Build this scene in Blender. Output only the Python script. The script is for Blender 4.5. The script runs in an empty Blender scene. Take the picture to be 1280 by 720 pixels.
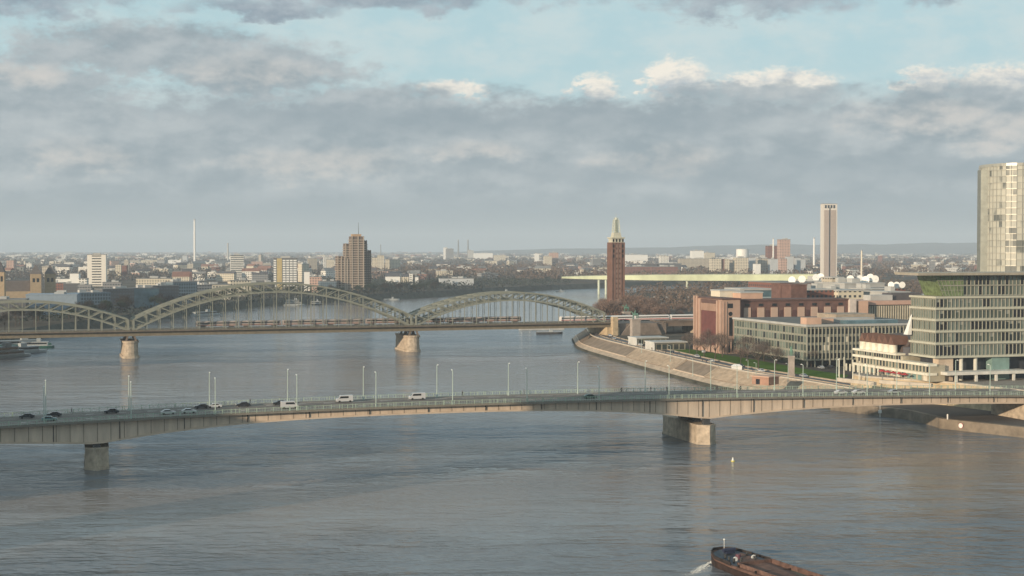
import bpy, math, random
from math import radians as R, sin, cos, pi, sqrt, atan2, tan, exp
from mathutils import Vector, geometry
C = bpy.context.scene
COL = C.collection
rnd = random.Random(7)

# ------------------------------------------------------------------ camera
F = 1800.0; HOR = 312.0; CAMZ = 64.0
PITCH = math.atan((360 - HOR) / F)
cam = bpy.data.cameras.new('camera'); cam.sensor_width = 36; cam.lens = 36 * F / 1280
cam.clip_start = 1; cam.clip_end = 60000
camo = bpy.data.objects.new('camera', cam); COL.objects.link(camo)
camo.location = (0, 0, CAMZ); camo.rotation_euler = (pi / 2 - PITCH, 0, 0)
C.camera = camo
C.render.resolution_x = 1024; C.render.resolution_y = 576
C.view_settings.view_transform = 'Standard'; C.view_settings.look = 'None'
C.view_settings.gamma = 1; C.view_settings.exposure = 0.10
C.render.engine = 'CYCLES'
C.cycles.volume_bounces = 1; C.cycles.max_bounces = 6

def ray(px, py):
    u = (px - 640) / F; v = (360 - py) / F
    return u, cos(PITCH) + v * sin(PITCH), -sin(PITCH) + v * cos(PITCH)
def at(px, py, z=0.0):
    """real-world point at height z that stands where the survey of the photo puts it"""
    u, y, w = ray(px, py); k = (z - CAMZ) / w
    return Vector((u * k, y * k, z))
def xat(px, d): return (px - 640) / F * d / 1.0
def zat(py, d): return CAMZ + (HOR - py) * d / F
def proj(p):
    y = p[1]; 
    return 640 + F * p[0] / y, HOR + (CAMZ - p[2]) * F / y

# ------------------------------------------------------------------ sun
SUN_EL = 11.0
sdir = Vector((-0.70, -0.71, 0)).normalized()
s3 = Vector((sdir.x * cos(R(SUN_EL)), sdir.y * cos(R(SUN_EL)), sin(R(SUN_EL))))
sl = bpy.data.lights.new('sun', 'SUN'); sl.energy = 4.7; sl.angle = R(0.6); sl.color = (1.0, 0.80, 0.58)
so = bpy.data.objects.new('sun', sl); COL.objects.link(so)
so.rotation_euler = s3.to_track_quat('Z', 'Y').to_euler()
so.location = (-300, -300, 300)

# ------------------------------------------------------------------ world
W = bpy.data.worlds.new('World'); C.world = W; W.use_nodes = True
nt = W.node_tree; nt.nodes.clear()
def N(t, **k):
    n = nt.nodes.new(t)
    for a, b in k.items(): setattr(n, a, b)
    return n
def L(a, b): nt.links.new(a, b)
def setin(s, v):
    if hasattr(v, 'is_output') or isinstance(v, bpy.types.NodeSocket): L(v, s)
    else: s.default_value = v
def M(op, a, b=0.0, c=None, clamp=False):
    n = N('ShaderNodeMath', operation=op); n.use_clamp = clamp
    setin(n.inputs[0], a); setin(n.inputs[1], b)
    if c is not None: setin(n.inputs[2], c)
    return n.outputs[0]
def SM(x, lo, hi):
    n = N('ShaderNodeMapRange', interpolation_type='SMOOTHSTEP'); setin(n.inputs[0], x)
    n.inputs[1].default_value = lo; n.inputs[2].default_value = hi
    return n.outputs[0]
def MIX(f, a, b):
    n = N('ShaderNodeMix', data_type='RGBA'); setin(n.inputs[0], f)
    for s, v in ((n.inputs[6], a), (n.inputs[7], b)):
        if isinstance(v, tuple): s.default_value = (*v, 1)
        else: L(v, s)
    return n.outputs[2]
def NOISE(vec, scale, detail=6, rough=0.55, dist=0.0):
    n = N('ShaderNodeTexNoise'); n.inputs['Scale'].default_value = scale; n.inputs['Detail'].default_value = detail
    n.inputs['Roughness'].default_value = rough; n.inputs['Distortion'].default_value = dist
    L(vec, n.inputs['Vector']); return n.outputs[0]
def lin(c):
    return tuple(((v / 255) / 12.92 if v / 255 < .04045 else ((v / 255 + .055) / 1.055) ** 2.4) for v in c)
WS = 0.1
def sk(c): return tuple(v / WS for v in lin(c))
tc = N('ShaderNodeTexCoord'); sx = N('ShaderNodeSeparateXYZ'); L(tc.outputs['Generated'], sx.inputs[0])
az = M('ARCTAN2', sx.outputs[0], sx.outputs[1]); el = M('ARCSINE', sx.outputs[2])
U = M('MULTIPLY', az, 18.0); V = M('MULTIPLY', el, 18.0)     # 1 unit = 3.18 degrees of sky
cv = N('ShaderNodeCombineXYZ'); L(U, cv.inputs[0]); L(M('MULTIPLY', V, 1.9), cv.inputs[1]); P2 = cv.outputs[0]
big = NOISE(P2, 0.55, 7, 0.6); med = NOISE(P2, 1.5, 8, 0.62); fine = NOISE(P2, 4.0, 8, 0.62)
Vw = M('ADD', V, M('MULTIPLY', M('SUBTRACT', med, 0.5), 0.5))
Uw = M('ADD', U, M('MULTIPLY', M('SUBTRACT', big, 0.5), 1.6))
def blob(x, y, rx, ry, u=None, v=None):
    u = u or Uw; v = v or Vw
    a = M('DIVIDE', M('SUBTRACT', u, (x - 640) / 100), rx / 100); b = M('DIVIDE', M('SUBTRACT', v, (312 - y) / 100), ry / 100)
    return M('SUBTRACT', 1.0, M('ADD', M('MULTIPLY', a, a), M('MULTIPLY', b, b)))
def union(L_):
    o = L_[0]
    for x in L_[1:]: o = M('MAXIMUM', o, x)
    return o
sky = N('ShaderNodeTexSky', sky_type='NISHITA', sun_disc=False)
sky.sun_elevation = R(SUN_EL); sky.sun_rotation = atan2(s3.x, s3.y); sky.altitude = 60
sky.air_density = 1.0; sky.dust_density = 1.2; sky.ozone_density = 1.4
clear = MIX(0.88, sky.outputs[0], sk((178, 209, 216)))
def shifted(dx, dy):
    n = N('ShaderNodeVectorMath', operation='ADD'); L(P2, n.inputs[0]); n.inputs[1].default_value = (dx, dy, 0); return n.outputs[0]
soft = NOISE(P2, 1.1, 4, 0.5)
rel = M('ADD', M('MULTIPLY', M('SUBTRACT', soft, NOISE(shifted(-.12, .30), 1.1, 4, 0.5)), 2.6), M('MULTIPLY', M('SUBTRACT', med, NOISE(shifted(-.05, .12), 1.5, 8, 0.62)), 1.3))   # lit sides face the low sun
n1 = M('SUBTRACT', fine, 0.5); n2 = M('SUBTRACT', med, 0.5); n3 = M('SUBTRACT', big, 0.5)
# thin high veil
col = MIX(M('MULTIPLY', SM(M('ADD', big, M('MULTIPLY', n2, .6)), 0.36, 0.64), 0.6), clear, sk((203, 215, 215)))
# sun-lit cumulus heads
Uf = M('ADD', U, M('MULTIPLY', n1, 0.5)); Vf = M('ADD', V, M('MULTIPLY', n1, 0.42))
heads = union([blob(*b, u=Uf, v=Vf) for b in ((567, 114, 60, 15), (743, 112, 34, 25), (845, 106, 52, 36), (965, 112, 90, 26), (1140, 116, 44, 26), (1225, 118, 85, 30))])
n0 = M('SUBTRACT', NOISE(P2, 11.0, 5, 0.6), 0.5)
hm = SM(M('ADD', heads, M('ADD', M('MULTIPLY', n0, 0.9), M('ADD', M('MULTIPLY', n1, 2.6), M('MULTIPLY', n2, 1.4)))), 0.0, 0.75)
hc = MIX(SM(M('ADD', M('ADD', M('MULTIPLY', n1, 1.2), M('MULTIPLY', n0, 1.2)), M('ADD', M('MULTIPLY', rel, 1.6), M('MULTIPLY', M('SUBTRACT', V, 1.95), 1.4))), -0.8, 0.8), sk((180, 188, 194)), sk((244, 236, 222)))
col = MIX(M('MULTIPLY', hm, 0.93), col, hc)
# the grey bank
edge = M('ADD', V, M('ADD', M('MULTIPLY', n2, 0.9), M('MULTIPLY', n3, 0.5)))
bank = M('SUBTRACT', 1.0, SM(edge, 1.72, 2.02))
left = SM(M('ADD', union([blob(*b) for b in ((200, 75, 190, 42), (330, 95, 150, 50), (60, 125, 170, 40), (30, 175, 180, 60), (480, 140, 150, 38))]), M('ADD', M('MULTIPLY', n2, 2.6), M('MULTIPLY', n1, 1.6))), -0.15, 0.75)
rsoft = SM(M('ADD', union([blob(*b) for b in ((1180, 152, 150, 46), (940, 125, 150, 22))]), M('MULTIPLY', n2, 1.0)), 0.0, 0.6)
bm = M('MAXIMUM', bank, M('MAXIMUM', left, M('MULTIPLY', rsoft, 0.85)))
tone = M('ADD', M('ADD', M('MULTIPLY', n2, 0.9), M('MULTIPLY', n3, 1.5)), M('MULTIPLY', rel, 0.42))
bc = MIX(SM(tone, -0.5, 0.55), sk((143, 158, 166)), sk((181, 189, 192)))
lit = union([blob(*b) for b in ((110, 200, 70, 26), (400, 205, 150, 26), (820, 202, 90, 26), (600, 190, 80, 18), (1150, 150, 110, 34), (60, 105, 60, 20), (1240, 170, 80, 30), (330, 95, 120, 25))])
bc = MIX(M('MULTIPLY', SM(M('ADD', lit, M('ADD', M('MULTIPLY', rel, 1.1), M('MULTIPLY', n2, 2.2))), 0.0, 1.9), 0.7), bc, sk((214, 207, 199)))
bc = MIX(M('MULTIPLY', SM(M('ADD', union([blob(*b) for b in ((640, 150, 420, 20), (1000, 215, 420, 22), (330, 140, 160, 16))]), M('MULTIPLY', n2, 1.4)), -0.1, 0.8), 0.45), bc, sk((138, 154, 163)))
bc = MIX(SM(V, 0.85, 0.35), bc, sk((148, 162, 169)))
col = MIX(bm, col, bc)
# dark torn clouds overhead
top = union([blob(*b) for b in ((50, 10, 140, 34), (480, 0, 250, 22), (930, 4, 150, 30), (1130, 2, 60, 24), (330, 20, 120, 14))])
tm = SM(M('ADD', top, M('ADD', M('MULTIPLY', n2, 2.4), M('MULTIPLY', n1, 1.2))), -0.2, 1.0)
far_up = M('MULTIPLY', SM(V, 3.3, 4.6), SM(big, 0.40, 0.58))
tm = M('MAXIMUM', tm, far_up)
tcx = MIX(SM(M('ADD', n1, M('MULTIPLY', rel, .4)), -0.25, 0.35), sk((128, 142, 157)), sk((168, 178, 186)))
col = MIX(M('MULTIPLY', tm, 0.85), col, tcx)
# air thickens towards the horizon
col = MIX(SM(V, 0.75, 0.0), col, sk((150, 163, 168)))
bg = N('ShaderNodeBackground'); bg.inputs[1].default_value = WS; L(col, bg.inputs[0])
wo = N('ShaderNodeOutputWorld'); L(bg.outputs[0], wo.inputs[0])

# ------------------------------------------------------------------ materials
MATS = {}
def mat(name, c, rough=0.8, metal=0.0, var=0.18, scale=0.35, spec=0.4, bump=0.0, coord='Object', stretch=(1, 1, 1), c2=None):
    if name in MATS: return MATS[name]
    m = bpy.data.materials.new(name); m.use_nodes = True; MATS[name] = m
    t = m.node_tree; b = t.nodes['Principled BSDF']
    b.inputs['Roughness'].default_value = rough; b.inputs['Metallic'].default_value = metal
    b.inputs['Specular IOR Level'].default_value = spec
    tcn = t.nodes.new('ShaderNodeTexCoord'); mp = t.nodes.new('ShaderNodeMapping'); mp.inputs['Scale'].default_value = stretch
    t.links.new(tcn.outputs[coord], mp.inputs[0])
    n = t.nodes.new('ShaderNodeTexNoise'); n.inputs['Scale'].default_value = scale; n.inputs['Detail'].default_value = 5
    n.inputs['Roughness'].default_value = 0.65
    t.links.new(mp.outputs[0], n.inputs['Vector'])
    r = t.nodes.new('ShaderNodeMapRange'); r.inputs[1].default_value = .3; r.inputs[2].default_value = .7
    t.links.new(n.outputs[0], r.inputs[0])
    x = t.nodes.new('ShaderNodeMix'); x.data_type = 'RGBA'
    t.links.new(r.outputs[0], x.inputs[0])
    lo = tuple(v * (1 - var) for v in c); hi = c2 or tuple(min(1, v * (1 + var)) for v in c)
    x.inputs[6].default_value = (*lo, 1); x.inputs[7].default_value = (*hi, 1)
    t.links.new(x.outputs[2], b.inputs['Base Color'])
    if bump:
        bp = t.nodes.new('ShaderNodeBump'); bp.inputs['Strength'].default_value = bump; bp.inputs['Distance'].default_value = 0.3
        t.links.new(n.outputs[0], bp.inputs['Height']); t.links.new(bp.outputs[0], b.inputs['Normal'])
    return m
def facade_mat(name, wall, glass=(0.05, 0.06, 0.07), pu=3.2, pv=3.1, fu=0.5, fv=0.45):
    """small distant facade: rows of windows as a surface pattern"""
    if name in MATS: return MATS[name]
    m = mat(name, wall, 0.85, var=0.08, scale=0.2); t = m.node_tree; b = t.nodes['Principled BSDF']
    wallc = b.inputs['Base Color'].links[0].from_socket
    tcn = t.nodes.new('ShaderNodeTexCoord'); s = t.nodes.new('ShaderNodeSeparateXYZ'); t.links.new(tcn.outputs['Object'], s.inputs[0])
    def mm(op, a, b_=0.0):
        n = t.nodes.new('ShaderNodeMath'); n.operation = op
        for i, v in enumerate((a, b_)):
            if isinstance(v, bpy.types.NodeSocket): t.links.new(v, n.inputs[i])
            else: n.inputs[i].default_value = v
        return n.outputs[0]
    u = mm('FRACT', mm('DIVIDE', mm('ADD', mm('ADD', s.outputs[0], s.outputs[1]), 1000.0), pu))
    v = mm('FRACT', mm('DIVIDE', s.outputs[2], pv))
    k = mm('MULTIPLY', mm('LESS_THAN', mm('ABSOLUTE', mm('SUBTRACT', u, .5)), fu / 2), mm('LESS_THAN', mm('ABSOLUTE', mm('SUBTRACT', v, .55)), fv / 2))
    g = t.nodes.new('ShaderNodeNewGeometry'); sn = t.nodes.new('ShaderNodeSeparateXYZ'); t.links.new(g.outputs['Normal'], sn.inputs[0])
    k = mm('MULTIPLY', k, mm('LESS_THAN', sn.outputs[2], 0.5))
    x = t.nodes.new('ShaderNodeMix'); x.data_type = 'RGBA'; t.links.new(k, x.inputs[0]); t.links.new(wallc, x.inputs[6])
    x.inputs[7].default_value = (*glass, 1); t.links.new(x.outputs[2], b.inputs['Base Color'])
    return m
CONC = mat('concrete', (0.55, 0.44, 0.335), 0.85, var=0.16, scale=0.25, stretch=(0.6, 0.6, 0.18), bump=0.1)
STONE = mat('pier_stone', (0.42, 0.345, 0.26), 0.9, var=0.38, scale=0.45, bump=0.5)
STONE2 = mat('sandstone', (0.46, 0.36, 0.23), 0.9, var=0.3, scale=0.3, bump=0.3)
BEIGE = mat('stair_stone', (0.36, 0.295, 0.225), 0.9, var=0.28, scale=0.25, bump=0.1, stretch=(1,1,3))
SLOPE = mat('brown_slope', (0.225, 0.18, 0.138), 0.95, spec=0.1, var=0.25, scale=0.2)
ASPH = mat('asphalt', (0.085, 0.08, 0.078), 0.9, spec=0.1, var=0.25, scale=0.15)
PAVE = mat('pavement', (0.20, 0.18, 0.16), 0.9, var=0.18, scale=0.2)
PROM = mat('promenade_paving', (0.22, 0.19, 0.165), 0.9, var=0.2, scale=0.1)
WHITE = mat('white_paint', (0.78, 0.77, 0.73), 0.5, var=0.06)
WHITEC = mat('car_white', (0.52, 0.52, 0.52), 0.25, var=0.03, spec=0.6)
CREAM = mat('cream_render', (0.68, 0.62, 0.50), 0.85, var=0.08, scale=0.2)
PINK = mat('pink_stone', (0.56, 0.37, 0.27), 0.85, var=0.12, scale=0.15)
BRICK = mat('red_brick', (0.155, 0.085, 0.07), 0.9, var=0.3, scale=0.25)
BRICK2 = mat('tower_brick', (0.19, 0.11, 0.085), 0.9, var=0.2, scale=0.25)
GREEN = mat('bridge_green', (0.235, 0.24, 0.195), 0.6, var=0.16, scale=0.3)
GREENP = mat('railing_green', (0.34, 0.42, 0.33), 0.6, var=0.1, scale=0.5)
ZOO = mat('pale_green_paint', (0.50, 0.54, 0.36), 0.7, var=0.25, scale=0.02)
DARKM = mat('dark_metal', (0.05, 0.05, 0.05), 0.6, var=0.2)
RUST = mat('rusty_steel', (0.13, 0.07, 0.05), 0.85, var=0.4, scale=0.7)
BROWNST = mat('deck_brown', (0.17, 0.13, 0.10), 0.8, var=0.25, scale=0.2)
GREY = mat('grey_roof', (0.20, 0.20, 0.195), 0.9, var=0.2, scale=0.08)
LGREY = mat('light_grey', (0.42, 0.42, 0.40), 0.8, var=0.15, scale=0.1)
SLATE = mat('slate_roof', (0.09, 0.085, 0.09), 0.8, var=0.2, scale=0.2)
REDROOF = mat('red_roof', (0.22, 0.115, 0.085), 0.85, var=0.25, scale=0.2)
GLASS = mat('window_glass', (0.035, 0.045, 0.045), 0.12, var=0.4, scale=0.16, spec=0.8)
GLASSG = mat('green_glass', (0.15, 0.20, 0.09), 0.2, var=0.5, scale=0.6, spec=0.8)
GLASSD = mat('dark_glass', (0.02, 0.022, 0.025), 0.15, var=0.3, scale=0.2, spec=0.7)
GLASSB = mat('blue_glass', (0.10, 0.17, 0.20), 0.2, var=0.4, scale=0.12, spec=0.8)
MULL = mat('pale_frame', (0.32, 0.315, 0.26), 0.6, var=0.1)
BAND = mat('floor_band', (0.47, 0.46, 0.37), 0.7, var=0.08)
TRUNK = mat('bark', (0.085, 0.065, 0.05), 0.95, var=0.3, scale=0.5)
TWIG = mat('bare_twigs', (0.21, 0.145, 0.115), 0.95, var=0.35, scale=0.12)
TWIG2 = mat('bare_twigs_grey', (0.17, 0.13, 0.11), 0.95, var=0.35, scale=0.12)
EVER = mat('evergreen', (0.03, 0.045, 0.028), 0.95, var=0.4, scale=0.2)
GRASS = mat('grass', (0.085, 0.14, 0.03), 1.0, spec=0.0, var=0.25, scale=0.08, coord='Object')
TEAL = mat('verdigris', (0.13, 0.25, 0.19), 0.7, var=0.2)
REDC = mat('red_cloth', (0.45, 0.05, 0.05), 0.7, var=0.1)
TRAINW = mat('train_white', (0.70, 0.68, 0.65), 0.5, var=0.05)
TRAINR = mat('train_red', (0.45, 0.06, 0.05), 0.5, var=0.05)
TIRE = mat('tyre', (0.02, 0.02, 0.02), 0.9)
SKIN = mat('skin', (0.45, 0.28, 0.2), 0.6, var=0.05)
CLOTH = [mat('cloth_' + n, c, 0.9) for n, c in (('dark', (0.03, 0.03, 0.04)), ('navy', (0.03, 0.04, 0.08)), ('brown', (0.10, 0.06, 0.04)), ('grey', (0.12, 0.12, 0.12)))]

# ------------------------------------------------------------------ mesh builder
class MB:
    def __init__(s): s.v = []; s.f = []
    def add(s, vs, fs):
        o = len(s.v); s.v += [tuple(p) for p in vs]; s.f += [tuple(i + o for i in f) for f in fs]; return s
    def box(s, x0, x1, y0, y1, z0, z1):
        return s.prism([(x0, y0), (x1, y0), (x1, y1), (x0, y1)], z0, z1)
    def prism(s, poly, z0, z1, top=None):
        n = len(poly); t = top or poly
        vs = [(x, y, z0) for x, y in poly] + [(x, y, z1) for x, y in t]
        fs = [(i, (i + 1) % n, n + (i + 1) % n, n + i) for i in range(n)] + [tuple(range(n - 1, -1, -1)), tuple(range(n, 2 * n))]
        return s.add(vs, fs)
    def side(s, prof, y0, y1):
        n = len(prof); vs = [(x, y0, z) for x, z in prof] + [(x, y1, z) for x, z in prof]
        fs = [(i, (i + 1) % n, n + (i + 1) % n, n + i) for i in range(n)] + [tuple(range(n - 1, -1, -1)), tuple(range(n, 2 * n))]
        return s.add(vs, fs)
    def bar(s, p, q, w, h=None, n=4):
        h = h or w; p = Vector(p); q = Vector(q); d = (q - p)
        if d.length < 1e-6: return s
        d.normalize(); up = Vector((0, 0, 1)) if abs(d.z) < .95 else Vector((0, 1, 0))
        a = d.cross(up).normalized(); b = a.cross(d).normalized()
        cs = [(-.5, -.5), (.5, -.5), (.5, .5), (-.5, .5)]
        vs = [r + a * w * i + b * h * j for r in (p, q) for i, j in cs]
        return s.add(vs, [(0, 1, 5, 4), (1, 2, 6, 5), (2, 3, 7, 6), (3, 0, 4, 7), (3, 2, 1, 0), (4, 5, 6, 7)])
    def cyl(s, p, q, r0, r1=None, n=10):
        r1 = r0 if r1 is None else r1; p = Vector(p); q = Vector(q); d = (q - p).normalized()
        up = Vector((0, 0, 1)) if abs(d.z) < .95 else Vector((0, 1, 0)); a = d.cross(up).normalized(); b = d.cross(a)
        vs = [c + (a * cos(2 * pi * i / n) + b * sin(2 * pi * i / n)) * r for c, r in ((p, r0), (q, r1)) for i in range(n)]
        fs = [(i, (i + 1) % n, n + (i + 1) % n, n + i) for i in range(n)] + [tuple(range(n - 1, -1, -1)), tuple(range(n, 2 * n))]
        return s.add(vs, fs)
    def ball(s, c, rx, ry=None, rz=None, n=10, m=6):
        ry = ry or rx; rz = rz or rx; vs = []; fs = []
        for j in range(m + 1):
            t = pi * j / m
            for i in range(n): vs.append((c[0] + rx * sin(t) * cos(2 * pi * i / n), c[1] + ry * sin(t) * sin(2 * pi * i / n), c[2] + rz * cos(t)))
        for j in range(m):
            for i in range(n): fs.append((j * n + i, (j + 1) * n + i, (j + 1) * n + (i + 1) % n, j * n + (i + 1) % n))
        return s.add(vs, fs)
    def loft(s, rings, cap=True):
        n = len(rings[0]); vs = [p for r in rings for p in r]; fs = []
        for k in range(len(rings) - 1):
            for i in range(n): fs.append((k * n + i, k * n + (i + 1) % n, (k + 1) * n + (i + 1) % n, (k + 1) * n + i))
        if cap: fs += [tuple(range(n - 1, -1, -1)), tuple(range((len(rings) - 1) * n, len(rings) * n))]
        return s.add(vs, fs)
    def build(s, name, m, parent=None, loc=None, smooth=False):
        me = bpy.data.meshes.new(name); me.from_pydata(s.v, [], s.f); me.update()
        if m: me.materials.append(m)
        if smooth:
            for p in me.polygons: p.use_smooth = True
        o = bpy.data.objects.new(name, me); COL.objects.link(o)
        if parent: o.parent = parent
        if loc is not None: o.location = loc
        return o
def tag(o, label=None, cat=None, group=None, kind=None):
    if label: o['label'] = label
    if cat: o['category'] = cat
    if group: o['group'] = group
    if kind: o['kind'] = kind
    return o
def thing(name, label, cat, loc=(0, 0, 0), rz=0.0, group=None):
    o = bpy.data.objects.new(name, None); COL.objects.link(o); o.empty_display_size = 1
    o.location = loc; o.rotation_euler = (0, 0, rz); return tag(o, label, cat, group)
def copy_tree(o, parent=None):
    c = o.copy(); COL.objects.link(c); c.parent = parent
    for ch in [x for x in KIDS(o)]: copy_tree(ch, c)
    return c
def KIDS(o): return list(o.children)
def place(proto, loc, rz=0, label=None, group=None, scale=None, first=[]):
    if proto.name not in first: first.append(proto.name); o = proto
    else: o = copy_tree(proto)
    o.location = loc; o.rotation_euler = (0, 0, rz)
    if scale: o.scale = (scale,) * 3 if not isinstance(scale, tuple) else scale
    if label: o['label'] = label
    if group: o['group'] = group
    return o

# ------------------------------------------------------------------ frames of the two bridges
E = Vector((0.9585, 0.285, 0)); NB = Vector((-0.285, 0.9585, 0))   # along / away from camera
TH = atan2(E.y, E.x)
BP = Vector((-124.5, 430, 0))        # centre of left river pier of the road bridge
def bw(t, s, z=0): return BP + E * t + NB * s + Vector((0, 0, z))

# ------------------------------------------------------------------ water and ground
def flat(name, poly, z, m, **k):
    me = bpy.data.meshes.new(name); tri = geometry.tessellate_polygon([[Vector((x, y, 0)) for x, y in poly]])
    me.from_pydata([(x, y, z) for x, y in poly], [], [tuple(t) for t in tri]); me.update(); me.materials.append(m)
    for p in me.polygons:
        if p.normal.z < 0: p.flip()
    o = bpy.data.objects.new(name, me); COL.objects.link(o); return o
def water_mat():
    m = bpy.data.materials.new('river_water'); m.use_nodes = True; t = m.node_tree; b = t.nodes['Principled BSDF']
    b.inputs['IOR'].default_value = 1.33
    tcn = t.nodes.new('ShaderNodeTexCoord')
    def noise(scale, st=(1, 1, 1), det=4, rough=0.6, rot=0.0):
        mp = t.nodes.new('ShaderNodeMapping'); mp.inputs['Scale'].default_value = st; mp.inputs['Rotation'].default_value = (0, 0, rot); t.links.new(tcn.outputs['Object'], mp.inputs[0])
        n = t.nodes.new('ShaderNodeTexNoise'); n.inputs['Scale'].default_value = scale; n.inputs['Detail'].default_value = det
        n.inputs['Roughness'].default_value = rough; t.links.new(mp.outputs[0], n.inputs['Vector']); return n.outputs[0]
    def mm(op, a, c, d=None):
        n = t.nodes.new('ShaderNodeMath'); n.operation = op
        for i, v in enumerate((a, c, d)):
            if v is None: continue
            if isinstance(v, bpy.types.NodeSocket): t.links.new(v, n.inputs[i])
            else: n.inputs[i].default_value = v
        return n.outputs[0]
    def mr(x, a, b_, c, d):
        n = t.nodes.new('ShaderNodeMapRange'); n.interpolation_type = 'SMOOTHSTEP'; t.links.new(x, n.inputs[0])
        for i, v in enumerate((a, b_, c, d)): n.inputs[i + 1].default_value = v
        return n.outputs[0]
    patch = noise(0.0075, (0.55, 1.5, 1), 5, 0.55, R(-12))
    fleck = noise(0.05, (0.6, 1.6, 1), 4, 0.6, R(-15))
    sp = t.nodes.new('ShaderNodeSeparateXYZ'); t.links.new(tcn.outputs['Object'], sp.inputs[0])
    wob = noise(0.02, (1, 1, 1), 5, 0.65)
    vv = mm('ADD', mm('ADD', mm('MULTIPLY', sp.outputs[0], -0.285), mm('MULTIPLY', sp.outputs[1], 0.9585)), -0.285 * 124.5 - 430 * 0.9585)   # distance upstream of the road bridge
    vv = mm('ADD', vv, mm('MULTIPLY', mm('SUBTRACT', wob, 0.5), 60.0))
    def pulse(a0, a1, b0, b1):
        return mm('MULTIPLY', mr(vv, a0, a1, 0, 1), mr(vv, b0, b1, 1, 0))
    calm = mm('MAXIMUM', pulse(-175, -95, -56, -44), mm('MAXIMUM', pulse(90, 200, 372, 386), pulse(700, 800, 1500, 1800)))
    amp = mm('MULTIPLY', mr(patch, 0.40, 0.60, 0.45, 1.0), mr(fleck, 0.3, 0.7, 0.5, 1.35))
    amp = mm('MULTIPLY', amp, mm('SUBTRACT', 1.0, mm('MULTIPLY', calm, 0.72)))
    w1 = noise(0.16, (0.7, 1.15, 1), 3, 0.5, R(-14)); w2 = noise(0.5, (0.7, 1.3, 1), 4, 0.6, R(10)); w3 = noise(0.035, (0.6, 1.2, 1), 2, 0.5, R(-18))
    h = mm('ADD', mm('MULTIPLY', w1, 1.9), mm('ADD', mm('MULTIPLY', w2, 0.7), mm('MULTIPLY', w3, 2.2)))
    h = mm('MULTIPLY', h, amp)
    bp = t.nodes.new('ShaderNodeBump'); bp.inputs['Strength'].default_value = 1.0; bp.inputs['Distance'].default_value = 0.68
    t.links.new(h, bp.inputs['Height']); t.links.new(bp.outputs[0], b.inputs['Normal'])
    b.inputs['Roughness'].default_value = 0.13
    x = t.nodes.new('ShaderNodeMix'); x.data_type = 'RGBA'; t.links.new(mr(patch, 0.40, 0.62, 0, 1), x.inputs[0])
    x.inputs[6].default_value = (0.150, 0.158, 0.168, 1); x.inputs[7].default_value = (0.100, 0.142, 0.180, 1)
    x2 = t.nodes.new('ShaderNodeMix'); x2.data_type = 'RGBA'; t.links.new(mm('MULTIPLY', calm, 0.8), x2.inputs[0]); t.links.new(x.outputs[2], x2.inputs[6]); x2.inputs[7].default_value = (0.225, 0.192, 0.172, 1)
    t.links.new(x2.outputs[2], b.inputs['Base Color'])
    return m
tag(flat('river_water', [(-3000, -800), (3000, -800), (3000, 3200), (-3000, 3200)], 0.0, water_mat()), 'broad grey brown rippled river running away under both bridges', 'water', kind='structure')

LEFTB = [(-150, -800), (-170, 0), (-247, 379), (-335, 800), (-340, 930), (-332, 1120), (-320, 1309), (-279, 1622), (-180, 1800), (-126, 1890), (-46, 2057), (77, 2304), (300, 2560), (1200, 2800)]
RIGHTB = [(1200, 2500), (500, 2280), (230, 2080), (125, 1830), (100, 1600), (88, 1388), (62, 1150), (42, 1019), (41, 930), (47, 886), (69, 773), (92, 666), (110, 620), (127, 573), (149, 540), (153, 520), (153, 514), (174, 488), (300, 365), (560, 120), (900, -800)]
GZ = 8.0
def inset(line, dist):   # offset an open polyline to the land side (to the right of its direction for RIGHTB)
    out = []
    for i, p in enumerate(line):
        a = Vector(line[max(0, i - 1)]); b = Vector(line[min(len(line) - 1, i + 1)]); d = (b - a).normalized(); out.append((p[0] - d.y * dist, p[1] + d.x * dist))
    return out
RB = [(x, y) for x, y in RIGHTB]
RIN = inset(RIGHTB, 10.5)                 # top edge of embankment, land side
QK = 12                                 # from this index on the quay is low
land = [(-25000, -800)] + [(x - 9, y) for x, y in LEFTB[:-1]] + [LEFTB[-1], (4000, 3000), (4000, 2400), (1200, 2500)] + RIN[1:13] + [(147, 583), (176, 553), (345, 605), (700, 300), (1100, -800), (25000, -800), (25000, 24000), (-25000, 24000)]
GROUND = mat('city_ground', (0.11, 0.095, 0.08), 1.0, spec=0.0, var=0.35, scale=0.012, c2=(0.16, 0.14, 0.11))
tag(flat('ground', land, GZ, GROUND), 'brown winter city ground reaching to the horizon', 'ground', kind='structure')
# sloped banks
def strip(name, a, b, za, zb, m, kind='structure', lab=None, cat=None):
    mb = MB(); n = len(a)
    mb.add([(x, y, za) for x, y in a] + [(x, y, zb) for x, y in b], [(i, i + 1, n + i + 1, n + i) for i in range(n - 1)])
    o = mb.build(name, m); tag(o, lab, cat, kind=kind); return o
BANKM = mat('bank_stone', (0.075, 0.075, 0.062), 1.0, spec=0.0, var=0.4, scale=0.1)
strip('left_riverbank', LEFTB, [(x - 9, y) for x, y in LEFTB], -1, GZ + .003, BANKM, lab='dark stone slope of the left river bank', cat='riverbank')
strip('far_riverbank', RIGHTB[:9], RIN[:9], -1, GZ + .003, BANKM, lab='dark stone slope of the far right river bank', cat='riverbank')

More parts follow.
